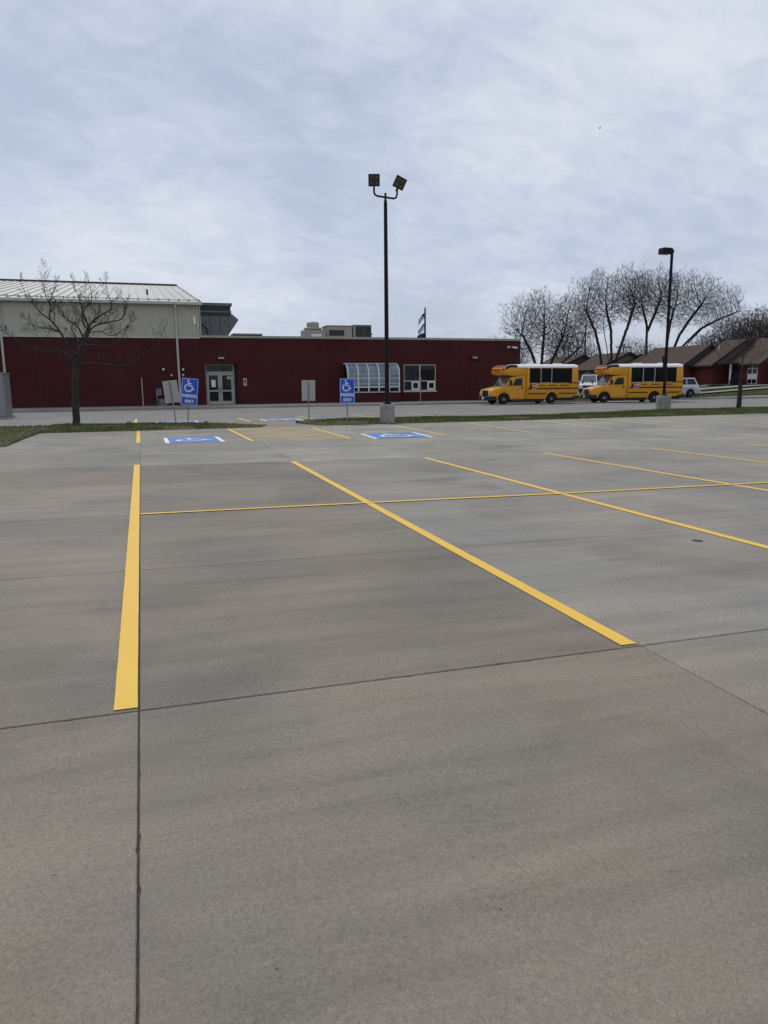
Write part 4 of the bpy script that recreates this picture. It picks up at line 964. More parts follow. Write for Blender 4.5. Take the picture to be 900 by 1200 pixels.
def make_suv(name, paint_m, L=4.75, Wd=0.93, H=1.74, van=False):
    e = empty(name); B = lambda n_, mb, m, p=None, **k: mb.build(n_, M[m] if isinstance(m, str) else m, p or e, **k)
    f, r = -0.92, L-0.92; wbs = L-1.85
    hood = 1.05 if not van else 1.12; belt = 1.06 if not van else 1.15
    pr = [(f, 0.42), (f-0.02, 0.72), (f+0.10, 0.93), (f+1.05, hood), (f+1.25, belt), (r-0.05, belt+0.02), (r, 0.85), (r-0.02, 0.45), (wbs+0.46, 0.30)] + arc_cut(wbs, 0.35, 0.42, 0, 180)[1:] + [(0.45, 0.28)] + arc_cut(0, 0.35, 0.42, 0, 180)[1:]
    b = MB(); b.prism(pr, -Wd, Wd, 'y'); B('body', b, paint_m, bevel=0.06, smooth=40)
    # greenhouse: tapered in plan and section
    a0, a1 = (f+1.10, f+1.95) if not van else (f+0.95, f+1.55); r0, r1 = r-0.10, r-0.42 if not van else r-0.16
    z0, z1 = belt-0.03, H; wi0, wi1 = Wd-0.06, Wd-0.24
    v = [(a0, -wi0, z0), (r0, -wi0, z0), (r0, wi0, z0), (a0, wi0, z0), (a1, -wi1, z1), (r1, -wi1, z1), (r1, wi1, z1), (a1, wi1, z1)]
    b = MB(); b.add(v, [(3, 2, 1, 0), (4, 5, 6, 7), (0, 1, 5, 4), (1, 2, 6, 5), (2, 3, 7, 6), (3, 0, 4, 7)]); B('cabin', b, paint_m, bevel=0.05, smooth=40)
    def face(i, j, k, l, u0, u1, w0, w1, off):
        P = [Vector(v[q]) for q in (i, j, k, l)]
        def pt(u, w): return (P[0]*(1-u)+P[1]*u)*(1-w) + (P[3]*(1-u)+P[2]*u)*w
        n = (P[1]-P[0]).cross(P[3]-P[0]).normalized()*off
        q = [pt(u0, w0), pt(u1, w0), pt(u1, w1), pt(u0, w1)]
        b = MB(); b.add([x+n for x in q] + [x-n*0.5 for x in q], [(0, 1, 2, 3), (7, 6, 5, 4), (0, 4, 5, 1), (1, 5, 6, 2), (2, 6, 7, 3), (3, 7, 4, 0)]); return b
    for u0, u1 in ((0.05, 0.34), (0.37, 0.64), (0.67, 0.95)):
        B('side_window', face(0, 1, 5, 4, u0, u1, 0.16, 0.86, 0.008), 'glass'); B('side_window', face(2, 3, 7, 6, 1-u1, 1-u0, 0.16, 0.86, 0.008), 'glass')
    B('windshield', face(3, 0, 4, 7, 0.06, 0.94, 0.10, 0.92, 0.008), 'windshield' if van else 'glass'); B('rear_window', face(1, 2, 6, 5, 0.10, 0.90, 0.25, 0.88, 0.008), 'glass')
    for s in (-1, 1):
        wheel(e, 0, s*(Wd-0.13), 0.35, 0.22, s); wheel(e, wbs, s*(Wd-0.13), 0.35, 0.22, s)
        b = MB(); b.box(r-0.10, r+0.015, min(s*(Wd-0.26), s*(Wd+0.005)), max(s*(Wd-0.26), s*(Wd+0.005)), 0.86, 1.04); B('tail_lamp', b, 'red_lamp', bevel=0.02)
        b = MB(); b.box(f-0.03, f+0.12, min(s*(Wd-0.36), s*(Wd-0.02)), max(s*(Wd-0.36), s*(Wd-0.02)), 0.70, 0.86); B('headlight', b, 'headlamp', bevel=0.02)
        b = MB(); b.box(a0+0.45, a0+0.58, min(s*(Wd), s*(Wd+0.18)), max(s*(Wd), s*(Wd+0.18)), belt+0.0, belt+0.17); B('mirror', b, paint_m, bevel=0.03)
        for x in (a0+1.35, a0+2.2):
            b = MB(); b.box(x, x+0.2, min(s*Wd, s*(Wd+0.03)), max(s*Wd, s*(Wd+0.03)), 0.86, 0.90); B('handle', b, 'chrome')
        b = MB(); b.tube([(a1+0.3, s*(wi1-0.06), H+0.035), (r1-0.2, s*(wi1-0.06), H+0.035)], 0.02, 6); B('roof_rail', b, 'dark_trim')
    b = MB(); b.box(f-0.05, f+0.3, -Wd+0.03, Wd-0.03, 0.30, 0.50); B('front_bumper', b, 'black', bevel=0.03)
    b = MB(); b.box(r-0.3, r+0.06, -Wd+0.03, Wd-0.03, 0.36, 0.60); B('rear_bumper', b, paint_m, bevel=0.03)
    b = MB(); b.box(r+0.005, r+0.02, -0.2, 0.2, 0.74, 0.88); B('licence_plate', b, 'sign_white')
    b = MB(); b.box(f-0.035, f+0.0, -0.55, 0.55, 0.56, 0.84); B('grille', b, 'black')
    b = MB(); b.box(0.5, wbs-0.5, -Wd+0.2, Wd-0.2, 0.2, 0.4); B('underbody', b, 'black')
    return e
suv = make_suv('suv', M['silver']); tag(suv, 'silver sport utility car parked beyond the tail of the second bus', 'car'); suv.location = (43.85, 55.0, 0); suv.rotation_euler = (0, 0, R(-6))
van = make_suv('van', M['car_white'], 5.2, 0.98, 2.0, True); tag(van, 'white van seen between the two buses, in front of the brown roofs', 'van')
van.location = (46.9, 70.0, gz(48, 70)+0.02); van.rotation_euler = (0, 0, R(52))
car = make_suv('parked_car', M['car_white'], 4.9, 0.95, 1.9); tag(car, 'white car just behind the tail of the first bus', 'car')
car.location = (43.4, 70.6, gz(45, 70)+0.02); car.rotation_euler = (0, 0, R(40))
suv.location.z = gz(45.5, 55) - 0.06

# ------------------------------------------------------------------ houses beyond the lawn
def house(name, label, X, Y0, Y1, zb, D=11.0, wallh=2.55, ridge=2.1, wallm='house_brick', feats=(), gable='gable'):
    # front faces -x, ridge runs along y; gable end towards -y shows from the lot
    e = empty(name, (X, (Y0+Y1)/2, zb)); tag(e, label, 'house', 'brick row houses beyond the lawn')
    B = lambda n_, mb, m, p=None, **k: S(n_, mb, M[m], p or e, **k)
    z1 = zb+wallh
    b = MB(); b.box(X, X+D, Y0, Y1, zb-0.6, z1); B('wall', b, wallm)
    ov = 0.55; zr = z1+ridge; k = ridge/(D/2)
    ze = z1 - ov*k
    b = MB(); b.prism([(X-ov, ze), (X+D/2, zr), (X+D+ov, ze), (X+D+ov, ze+0.16), (X+D/2, zr+0.17), (X-ov, ze+0.16)], Y0-0.45, Y1+0.2, 'y'); rf = B('roof', b, 'shingle')
    for y, t in ((Y0-0.49, 0.035), (Y1+0.205, 0.03)):
        b = MB(); b.prism([(X-ov-0.03, ze-0.10), (X+D/2, zr-0.10), (X+D+ov+0.03, ze-0.10), (X+D+ov+0.03, ze+0.22), (X+D/2, zr+0.23), (X-ov-0.03, ze+0.22)], y, y+t, 'y'); B('bargeboard', b, 'fascia', rf)
    b = MB(); b.box(X-ov-0.05, X-ov-0.005, Y0-0.45, Y1+0.2, ze-0.03, ze+0.15); B('fascia', b, 'fascia', rf)
    b = MB(); b.prism([(X-0.01, z1+0.001), (X+D/2, zr-0.02), (X+D+0.01, z1+0.001)], Y0-0.02, Y0+0.10, 'y'); B('gable_wall', b, gable)
    for ft in feats:
        kind, ya, yb, za, zb2 = ft
        if kind == 'window':
            b = MB(); b.box(X-0.05, X-0.001, ya, yb, zb+za, zb+zb2); w = B('window', b, 'white')
            n = 2
            for i in range(n):
                q0 = ya+0.06+(yb-ya-0.06)*i/n; q1 = ya+(yb-ya-0.06)*(i+1)/n
                b = MB(); b.box(X-0.062, X-0.0505, q0, q1, zb+za+0.07+(zb2-za)*0.0, zb+zb2-0.07); B('pane', b, 'glass', w)
            b = MB(); b.box(X-0.07, X-0.063, ya+0.06, yb-0.06, zb+(za+zb2)/2-0.035, zb+(za+zb2)/2+0.035); B('sash_bar', b, 'white', w)
        elif kind == 'panel':
            b = MB(); b.box(X-0.05, X-0.001, ya, yb, zb+za, zb+zb2); w = B('window_panel', b, 'white')
            m_ = (ya+yb)/2; zz = [za+0.06, za+(zb2-za)*0.23, za+(zb2-za)*0.27+0.02, za+(zb2-za)*0.44, za+(zb2-za)*0.50, za+(zb2-za)*0.72, za+(zb2-za)*0.76, zb2-0.06]
            for a_, c_ in ((ya+0.07, m_-0.05), (m_+0.05, yb-0.07)):
                for q in (0, 4, 6):
                    b = MB(); b.box(X-0.062, X-0.0505, a_, c_, zb+zz[q], zb+zz[q+1]); B('pane', b, 'glass', w)
        elif kind == 'garage':
            b = MB(); b.box(X-0.04, X-0.001, ya, yb, zb+za, zb+zb2); g = B('garage_door', b, 'house_brick')
            for q in range(4):
                b = MB(); zq = zb+za+(zb2-za)*q/4; b.box(X-0.055, X-0.0405, ya+0.05, yb-0.05, zq+0.04, zq+(zb2-za)/4-0.03); B('door_panel', b, 'house_brick', g)
        elif kind == 'door':
            b = MB(); b.box(X-0.04, X-0.001, ya, yb, zb+za, zb+zb2); d = B('door', b, 'black')
            b = MB(); b.box(X-0.075, X-0.041, ya+0.08, ya+0.14, zb+1.0, zb+1.1); B('handle', b, 'chrome', d)
        elif kind == 'porch':
            b = MB(); b.box(X-1.6, X-0.001, ya, yb, zb-0.5, zb+0.10); B('porch_slab', b, 'walk')
            b = MB(); b.box(X-1.5, X-1.36, ya+0.1, ya+0.24, zb+0.10, z1-0.12); B('porch_post', b, 'white')
            b = MB(); b.box(X-2.0, X-0.02, ya, yb, z1-0.12, z1+0.02); B('porch_roof', b, 'fascia')
        elif kind == 'vent':
            b = MB(); b.tube([(X+D*0.28, ya, z1+k*D*0.28), (X+D*0.28, ya, z1+k*D*0.28+0.75)], 0.06, 8); B('roof_vent', b, 'trim', rf)
    return e
house('row_house', 'brown roofed brick house beyond the silver car, roof just above the second bus', 63.5, 74.8, 84.5, 0.95, D=7.4, ridge=2.35, feats=[('window', 75.6, 76.8, 0.9, 2.1), ('garage', 78, 81.5, 0.05, 2.2)])
house('row_house', 'narrow brick house with brown gabled roof right of the silver car', 64.8, 71.3, 74.3, 1.0, D=9.0, ridge=2.75, feats=[('garage', 71.6, 73.6, 0.05, 2.3), ('vent', 73.2, 0, 0, 0)])
house('row_house', 'brick house with dark porch and tall white panelled window behind the young tree', 66.8, 66.1, 70.9, 1.03, D=9.0, ridge=2.75, feats=[('door', 69.3, 70.3, 0.0, 2.1), ('porch', 68.9, 70.8, 0, 0), ('panel', 66.5, 67.9, 0.1, 2.45)])
house('row_house', 'brick house cut off by the right edge of the picture', 68.3, 57.0, 65.6, 1.05, D=9.0, ridge=2.75, feats=[('window', 60, 61.6, 0.9, 2.1), ('door', 63, 64, 0, 2.1)])
house('row_house', 'brown roofed house seen between the two buses', 66.0, 96.5, 104.5, 0.9, ridge=2.4, wallm='tan_wall', gable='tan_wall', feats=[('window', 98, 99.5, 0.9, 2.1)])
house('row_house', 'brown roofed house behind the tail of the first bus', 63.5, 105.0, 113.5, 0.8, ridge=2.4, wallm='tan_wall', gable='tan_wall', feats=[('window', 107, 108.5, 0.9, 2.1)])
house('row_house', 'small brown roof showing behind the front of the second bus', 68.5, 89.0, 96.0, 0.9, ridge=1.9, wallm='tan_wall', gable='tan_wall', feats=[('window', 91, 92.5, 0.9, 2.1)])
st = empty('entry_steps', (63.4, 70.6, 0.9)); tag(st, 'pale concrete entry ramp beside the dark porch', 'steps')
b = MB()
for k in range(4): b.box(62.2+k*0.32, 65.1, 69.6, 70.8, 0.3, 1.0+0.04*k)
S('ramp', b, M['walk'], st)

# ------------------------------------------------------------------ utility poles
def upole(label, x, y, h, arm):
    z = gz(x, y)-0.1; e = empty('utility_pole', (x, y, z)); tag(e, label, 'utility pole')
    b = MB(); b.tube([(0, 0, -0.3), (0, 0, h)], [0.17, 0.11], 8); b.build('pole', M['wood_pole'], e)
    if arm:
        b = MB(); b.box(-1.25, 1.25, -0.06, 0.06, h-0.65, h-0.50, rot=Matrix.Rotation(R(-38), 3, 'Z')); b.build('crossarm', M['wood_pole'], e)
        for s in (-1.1, -0.5, 0.5, 1.1):
            b = MB(); b.lathe([(0.05, h-0.50), (0.07, h-0.42), (0.04, h-0.34)], (s*math.cos(R(-38)), s*math.sin(R(-38)), 0), 8); b.build('insulator', M['trim'], e)
upole('wooden utility pole with crossarm behind the second bus', 82.0, 112.0, 7.2, True)
upole('bare wooden pole left of the tall bare trees', 78.0, 118.0, 11.0, False)

# ------------------------------------------------------------------ bare trees
def rnd_perp(d, rg):
    a = d.orthogonal().normalized(); b = d.cross(a); g = rg.uniform(0, 2*math.pi); return a*math.cos(g) + b*math.sin(g)
class Tree:
    def __init__(s, seed): s.rg = random.Random(seed); s.wood = MB(); s.fine = MB(); s.tips = []
    def limb(s, pts, r0, r1, n=7):                     # explicit limb through given points, smoothed and roughened
        P = [Vector(p) for p in pts]; out = []
        for i in range(len(P)-1):
            p0, p1, p2, p3 = P[max(0, i-1)], P[i], P[i+1], P[min(len(P)-1, i+2)]
            for k in range(4):
                t = k/4; out.append(0.5*((2*p1) + (p2-p0)*t + (2*p0-5*p1+4*p2-p3)*t*t + (3*p1-p0-3*p2+p3)*t**3))
        out.append(P[-1]); m = len(out)
        rad = [r0 + (r1-r0)*(i/(m-1)) for i in range(m)]
        out = [p + Vector((s.rg.gauss(0, 1), s.rg.gauss(0, 1), s.rg.gauss(0, 0.4)))*min(rad[i]*0.2, 0.007) if 0 < i < m-1 else p for i, p in enumerate(out)]
        (s.wood if r0 > 0.02 else s.fine).tube(out, rad, n if r0 > 0.03 else 4, cap=False)
        return out, rad
    def grow(s, p, d, L, r, lev, cfg):
        rg = s.rg; nseg = cfg['nseg'][lev]; pts = [Vector(p)]; rad = [r]; d = d.normalized(); q = Vector(p)
        r1 = r*cfg['taper'][lev]
        for k in range(nseg):
            d = (d + Vector((rg.gauss(0, 1), rg.gauss(0, 1), rg.gauss(0, 1)))*cfg['wig'][lev] + Vector((0, 0, cfg['trop'][lev]))).normalized()
            q = q + d*(L/nseg); pts.append(q.copy()); rad.append(r + (r1-r)*(k+1)/nseg)
        sides = 7 if r > 0.12 else (5 if r > 0.04 else 3)
        (s.wood if lev <= cfg.get('wood_levels', 1) else s.fine).tube(pts, rad, sides, cap=False)
        if lev + 1 >= len(cfg['nseg']): s.tips.append(pts[-1]); return
        s.spawn(pts, rad, L, lev, cfg)
    def spawn(s, pts, rad, L, lev, cfg):
        rg = s.rg; n = cfg['kids'][lev]; n = max(1, int(round(n*rg.uniform(0.8, 1.2))))
        m = len(pts)-1
        for k in range(n):
            t = cfg['start'][lev] + (1-cfg['start'][lev])*((k+rg.random())/n); t = min(0.999, t)
            i = int(t*m); f = t*m-i; p = pts[i]*(1-f) + pts[i+1]*f; d = (pts[i+1]-pts[i]).normalized(); rr = rad[i]*(1-f)+rad[i+1]*f
            a = R(rg.gauss(cfg['ang'][lev], 9)); nd = d*math.cos(a) + rnd_perp(d, rg)*math.sin(a)
            s.grow(p, nd, L*cfg['ratio'][lev]*(1.15-0.55*t)*rg.uniform(0.7, 1.25), max(cfg['rmin'], min(rr*0.75, rad[0]*cfg['rr'][lev])), lev+1, cfg)
        # leader forks at the tip
        d = (pts[-1]-pts[-2]).normalized()
        for k in range(2):
            a = R(rg.uniform(12, 28)); nd = d*math.cos(a) + rnd_perp(d, rg)*math.sin(a)
            s.grow(pts[-1], nd, L*cfg['ratio'][lev]*rg.uniform(0.7, 1.0), max(cfg['rmin'], rad[-1]*0.9), lev+1, cfg)
    def finish(s, name, label, loc, group=None, barkm='bark', twigm='twig', cat='tree'):
        e = empty(name, loc); tag(e, label, cat, group)
        s.wood.build('trunk', M[barkm], e, smooth=True, fix=False)
        if s.fine.v: s.fine.build('crown', M[twigm], e, fix=False)
        return e

def near_tree():
    T = Tree(11); sx = 1/32.0; sz = 1/31.3
    def P(cx, cy, dy=0.0):                              # limb points read off the photograph's tree, metres from its foot
        z = (501-(290+cy/5))*sz
        return ((20+cx/5-90)*sx, dy, z if z < 3.6 else 3.6+(z-3.6)*0.64)
    T.limb([P(350, 1075), P(352, 1040), P(358, 900), P(366, 780), P(372, 715)], 0.145, 0.105, 12)
    T.wood.lathe([(0.23, -0.12), (0.18, 0.03), (0.145, 0.16)], (0, 0, 0), 12)
    A = T.limb([P(372, 720), P(400, 640, -0.1), P(432, 570, -0.12), P(455, 520, -0.1)], 0.10, 0.068, 10)
    cfg = dict(nseg=[5, 5, 4, 3], taper=[0.45, 0.4, 0.4, 0.5], wig=[0.07, 0.10, 0.11, 0.12], trop=[0.06, 0.08, 0.07, 0.05], kids=[6, 5, 3, 0], start=[0.15, 0.15, 0.2, 0], ang=[45, 48, 45, 0], ratio=[0.46, 0.55, 0.6, 0], rr=[0.42, 0.55, 0.6, 0], rmin=0.0038, wood_levels=-1)
    limbs = [
        ([(455, 522, -.1), (462, 470, -.2), (448, 400, -.3), (448, 330, -.2), (490, 250, -.1), (488, 95, 0)], .060, .010),
        ([(458, 520, -.1), (500, 465, .1), (590, 425, .2), (650, 395, .3), (685, 290, .3), (668, 215, .35)], .055, .010),
        ([(460, 505, -.1), (480, 440, .2), (540, 360, .35), (595, 300, .4), (590, 220, .3), (572, 90, .3)], .058, .009),
        ([(455, 500, -.1), (435, 430, -.4), (440, 330, -.6), (425, 230, -.6), (405, 125, -.6)], .045, .008),
        ([(432, 565, -.1), (410, 490, -.5), (355, 430, -.7), (340, 370, -.8), (330, 330, -.9)], .045, .010),
        ([(372, 715, 0), (350, 620, .15), (300, 505, .2), (255, 410, .15), (262, 300, .1), (240, 190, .05), (248, 95, 0)], .072, .008),
        ([(262, 425, .15), (215, 370, 0), (180, 300, -.1), (150, 240, -.2), (122, 110, -.2)], .040, .007),
        ([(262, 300, .1), (265, 230, .3), (285, 150, .4), (300, 75, .4)], .026, .007),
        ([(300, 505, .2), (230, 490, .4), (160, 460, .6), (110, 400, .7)], .034, .008),
        ([(360, 700, 0), (300, 635, -.3), (215, 625, -.5), (100, 580, -.6), (35, 535, -.6)], .045, .008),
        ([(380, 690, 0), (330, 640, .6), (270, 600, 1.1), (180, 540, 1.5), (110, 500, 1.8)], .040, .008),
        ([(378, 705, 0), (450, 690, .1), (540, 695, .15), (620, 705, .2), (690, 695, .2), (750, 640, .2), (830, 590, .2), (865, 540, .2)], .050, .007),
        ([(420, 590, -.1), (480, 590, -.7), (560, 600, -1.0), (640, 560, -1.2), (690, 490, -1.3)], .036, .008),
        ([(465, 515, 0), (520, 500, .8), (580, 520, 1.2), (650, 480, 1.5), (695, 400, 1.7)], .034, .008),
        ([(375, 640, 0), (390, 560, .9), (350, 470, 1.4), (380, 380, 1.7), (360, 280, 1.9)], .046, .008),
        ([(380, 660, 0), (400, 600, -.9), (470, 510, -1.4), (520, 400, -1.7), (500, 300, -1.9)], .046, .008),
    ]
    for pts, r0, r1 in limbs:
        o, rad = T.limb([P(*p) for p in pts], r0*0.7, r1*0.75)
        Ls = sum((o[i+1]-o[i]).length for i in range(len(o)-1))
        T.spawn(o, rad, Ls*0.34, 0, dict(cfg, kids=[9, 4, 3, 0]))
    e = T.finish('bare_tree', 'small leafless tree with low spreading branches in the left grass bed', (-2.40, 29.75, 0.06))
    rg = random.Random(3); b = MB()
    for k in range(16):
        t = rg.choice(T.tips)
        for q in range(3):
            a = rg.uniform(0, 6.28); v = t + Vector((rg.gauss(0, .03), rg.gauss(0, .03), rg.gauss(-.03, .03)))
            w = Vector((math.cos(a), math.sin(a), rg.uniform(-.5, .5)))*0.045; u = Vector((rg.gauss(0, .3), rg.gauss(0, .3), -1)).normalized()*0.07
            b.add([v, v+w+u*.5, v+u, v-w*.6+u*.5], [(0, 1, 2, 3)])
    o = b.build('dead_leaves', M['dead_leaf'], e, fix=False); tag(o, kind='stuff')
near_tree()

def young_tree():
    T = Tree(5)
    T.limb([(0, 0, -0.1), (0.01, 0, 0.7), (0.0, 0, 1.5), (0.02, 0, 2.4), (0.0, 0, 3.6)], 0.062, 0.012, 8)
    cfg = dict(nseg=[5, 4, 3], taper=[0.4, 0.4, 0.5], wig=[0.08, 0.13, 0.15], trop=[0.09, 0.06, 0.04], kids=[4, 3, 0], start=[0.2, 0.2, 0], ang=[40, 42, 0], ratio=[0.45, 0.5, 0], rr=[0.5, 0.6, 0], rmin=0.005, wood_levels=-1)
    pts = [Vector((0.0, 0, 1.6)), Vector((0.02, 0, 2.4)), Vector((0, 0, 3.3))]
    for k in range(16):
        z = 1.55 + k*0.12; a = k*2.4; d = Vector((math.cos(a), math.sin(a), 0.75))
        T.grow(Vector((0.01, 0, z)), d, 1.5*(1-(z-1.5)/4.2), 0.016, 0, cfg)
    e = T.finish('young_tree', 'young bare street tree with dark wrapped trunk at the right', (30.3, 31.25, 0.06))
    b = MB(); b.tube([(0, 0, -0.05), (0.01, 0, 0.5), (0.01, 0, 1.25)], [0.135, 0.12, 0.10], 10); b.build('trunk_wrap', M['wrap'], e)
young_tree()

import numpy as np
def colonise(seed, stems, blobs, n_attr, step=0.30, infl=3.0, kill=0.36, leaf=0.0120, pipe=2.10, iters=90):
    """Crown by space colonisation: stems are explicit polylines (metres from the foot), blobs are crown ellipsoids
    (cx, cy, cz, rx, ry, rz, weight). Returns (wood MB, twig MB)."""
    rs = np.random.RandomState(seed); rg = random.Random(seed)
    pos = []; par = []
    for st in stems:
        prev = -1; P = [Vector(p) for p in st]
        if isinstance(st[0], int): prev = st[0]; P = [Vector(p) for p in st[1:]]
        for a, b2 in zip(P[:-1], P[1:]):
            n = max(1, int((b2-a).length/step))
            for k in range(n):
                q = a + (b2-a)*(k/n); q = q + Vector((rg.gauss(0, .018), rg.gauss(0, .018), 0))*(1 if pos and prev >= 0 else 0)
                pos.append(np.array(q)); par.append(prev); prev = len(pos)-1
        pos.append(np.array(P[-1])); par.append(prev)
    at = []
    tw = sum(b2[6] for b2 in blobs)
    for cx, cy, cz, rx, ry, rz_, w in blobs:
        n = int(4.0*n_attr*w/tw); u = rs.normal(size=(n, 3)); u /= np.linalg.norm(u, axis=1)[:, None]
        r = rs.uniform(0.0, 1, n)**(1/1.9); r *= 1 + 0.16*np.sin(5*u[:, 0]+seed)*np.cos(4*u[:, 1]+2*u[:, 2]) + 0.08*np.sin(11*u[:, 0]+7*u[:, 2]) + rs.normal(0, .07, n)
        at.append(u*r[:, None]*np.array((rx, ry, rz_)) + np.array((cx, cy, cz)))
    at = np.concatenate(at); at = at[at[:, 2] > 2.0]
    near = np.full(len(at), -1); nd = np.full(len(at), 1e9); alive = np.ones(len(at), bool)
    new = list(range(len(pos))); chd = {}
    for i_, p_ in enumerate(par):
        if p_ >= 0: chd.setdefault(p_, []).append(i_)
    for it in range(iters):
        Pn = np.array([pos[i] for i in new])
        for c0 in range(0, len(new), 400):
            D = np.linalg.norm(at[:, None, :] - Pn[None, c0:c0+400, :], axis=2); j = D.argmin(1); m = D[np.arange(len(at)), j]
            up = m < nd; nd[up] = m[up]; near[up] = np.array(new)[c0 + j[up]]
        alive &= nd > kill
        act = alive & ((nd < infl) | (it < 12))
        if not act.any(): break
        acc = {}
        for i in np.where(act)[0]: acc.setdefault(int(near[i]), []).append(i)
        new = []
        for k, ids in acc.items():
            v = at[ids] - pos[k]; v /= np.linalg.norm(v, axis=1)[:, None]; d = v.mean(0); d /= (np.linalg.norm(d)+1e-6)
            pd = pos[k]-pos[par[k]] if par[k] >= 0 else np.array((0, 0, 1.)); pd = pd/(np.linalg.norm(pd)+1e-6)
            d = d + 0.55*pd + rs.normal(0, 0.10, 3) + np.array((0, 0, 0.12))
            l = np.linalg.norm(d)
            if l < 1e-6: continue
            q = pos[k] + d/l*step
            if k in chd and (len(chd[k]) > 2 or min(np.linalg.norm(pos[z_]-q) for z_ in chd[k]) < 0.45*step):
                dead = np.array(ids); alive[dead[nd[dead] < 1.2]] = False; continue
            chd.setdefault(k, []).append(len(pos))
            pos.append(q); par.append(k); new.append(len(pos)-1)
        if not new: break
    n = len(pos); kids = [[] for _ in range(n)]
    for i, p in enumerate(par):
        if p >= 0: kids[p].append(i)
    rad = [0.0]*n
    for i in range(n-1, -1, -1):
        rad[i] = leaf if not kids[i] else min(0.21, sum(rad[k]**pipe for k in kids[i])**(1/pipe))
    wood, fine = MB(), MB()
    starts = [(i, None) for i in range(n) if par[i] < 0]
    while starts:
        i, fr = starts.pop(); ch = [i]
        while kids[ch[-1]]:
            ks = sorted(kids[ch[-1]], key=lambda k: -rad[k])
            for k in ks[1:]: starts.append((k, ch[-1]))
            ch.append(ks[0])
        pts = [Vector(pos[c]) for c in ch]; rr = [rad[c] for c in ch]
        if fr is not None: pts = [Vector(pos[fr])] + pts; rr = [min(rad[fr], rr[0])] + rr
        if fr is None: rr[0] *= 1.25
        # split chain at the width where wood turns to twig
        cut = next((q for q, v in enumerate(rr) if v < 0.045), len(rr))
        if cut > 1: wood.tube(pts[:cut+1], rr[:cut+1], 7 if rr[0] > .12 else 5, cap=False)
        c0 = max(0, cut-1) if cut > 1 else 0
        if len(pts)-c0 > 1: fine.tube(pts[c0:], rr[c0:], 3, cap=False)
        for q in range(max(1, c0), len(pts)):              # straight side twigs along every thin shoot
            if rr[q] > 0.035 or rg.random() < 0.25: continue
            dv = (pts[q]-pts[q-1]).normalized(); a = R(rg.uniform(22, 50)); v = (dv*math.cos(a) + rnd_perp(dv, rg)*math.sin(a) + Vector((0, 0, .25))).normalized()
            fine.tube([pts[q], pts[q]+v*rg.uniform(.3, .85)], [leaf*.85, leaf*.6], 3, cap=False)
        d = (pts[-1]-pts[-2]).normalized() if len(pts) > 1 else Vector((0, 0, 1))
        for q in range(4):
            a = R(rg.uniform(6, 45)); v = (d*math.cos(a) + rnd_perp(d, rg)*math.sin(a) + Vector((0, 0, .15))).normalized(); L = rg.uniform(.25, .65)
            fine.tube([pts[-1], pts[-1]+v*L*.5+Vector((rg.gauss(0, .02), rg.gauss(0, .02), 0)), pts[-1]+v*L], [leaf*.9, leaf*.8, leaf*.6], 3, cap=False)
    return wood, fine
def at_px(px, Y):                                      # ground point on the sight line of a picture column, at depth row Y
    az = R(YAW) + math.atan((px-450)/863.0); return Y*math.tan(az), Y
RX, RY_ = 0.80, -0.60                                  # direction to the right in the picture at these trees, in plan
def ip(off, z, dep=0.0): return (off*RX + dep*0.6, off*RY_ + dep*0.8, z)
def big_tree(seed, label, px, Y, stems, blobs, n_attr):
    x, y = at_px(px, Y)
    w, f = colonise(seed, [[ip(*p) for p in st] for st in stems], [(*ip(o_, z_, d_), r_, r_, h_, wt) for o_, z_, d_, r_, h_, wt in blobs], n_attr)
    e = empty('bare_tree', (x, y, gz(x, y)-0.15)); tag(e, label, 'tree', 'tall bare trees behind the houses')
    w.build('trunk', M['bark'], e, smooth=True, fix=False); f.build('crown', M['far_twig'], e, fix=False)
big_tree(21, 'leftmost of the big bare trees, branching low behind the first bus', 640, 96,
    [[(-1.3, -.2), (-1.1, 2.5, .2), (-2.0, 5, .4), (-3.6, 8, .5)], [(-.8, -.2), (-.5, 4, -.4), (-.2, 8, -.8)], [(-.1, -.2), (.9, 4, .4), (2.3, 7.5, .8)], [(.5, -.2), (2.3, 3.6, -.5), (5.0, 5.8, -1)]],
    [(-1.5, 9.2, 0, 4.8, 4.6, 1), (2.6, 8.6, 0, 4.2, 4.6, 1)], 2300)
big_tree(22, 'big bare tree with several upright stems between the two buses', 715, 96,
    [[(-.9, -.2), (-1.4, 4.7, .2), (-2.3, 8.2, .3), (-3.7, 11.2, .4)], [(.0, -.2), (.2, 4.3, -.2), (0, 8.2, -.3), (-.8, 11.2, -.4)], [(.8, -.2), (1.0, 4.3, .3), (2.3, 8.7, .5), (3.2, 12, .6)], [(.3, -.2), (-.4, 5, .8), (-1.2, 9, 1.6)]],
    [(-2.2, 12.6, 0, 3.9, 4.2, 1), (1.8, 13.2, 0, 4.0, 4.0, 1), (-3.2, 10.5, 0, 2.6, 3, .35)], 2500)
big_tree(23, 'tall bare tree with single straight trunk left of the far lamp post', 757, 98,
    [[(0, -.2), (0, 5, .1), (-.1, 9.2, .1), (-.9, 12, .3)], [(0, 8.4), (.9, 10.8, -.3), (1.6, 13, -.5)]],
    [(-.6, 13.6, 0, 3.6, 3.9, 1), (1.8, 14.0, 0, 2.8, 3.6, .6)], 1700)
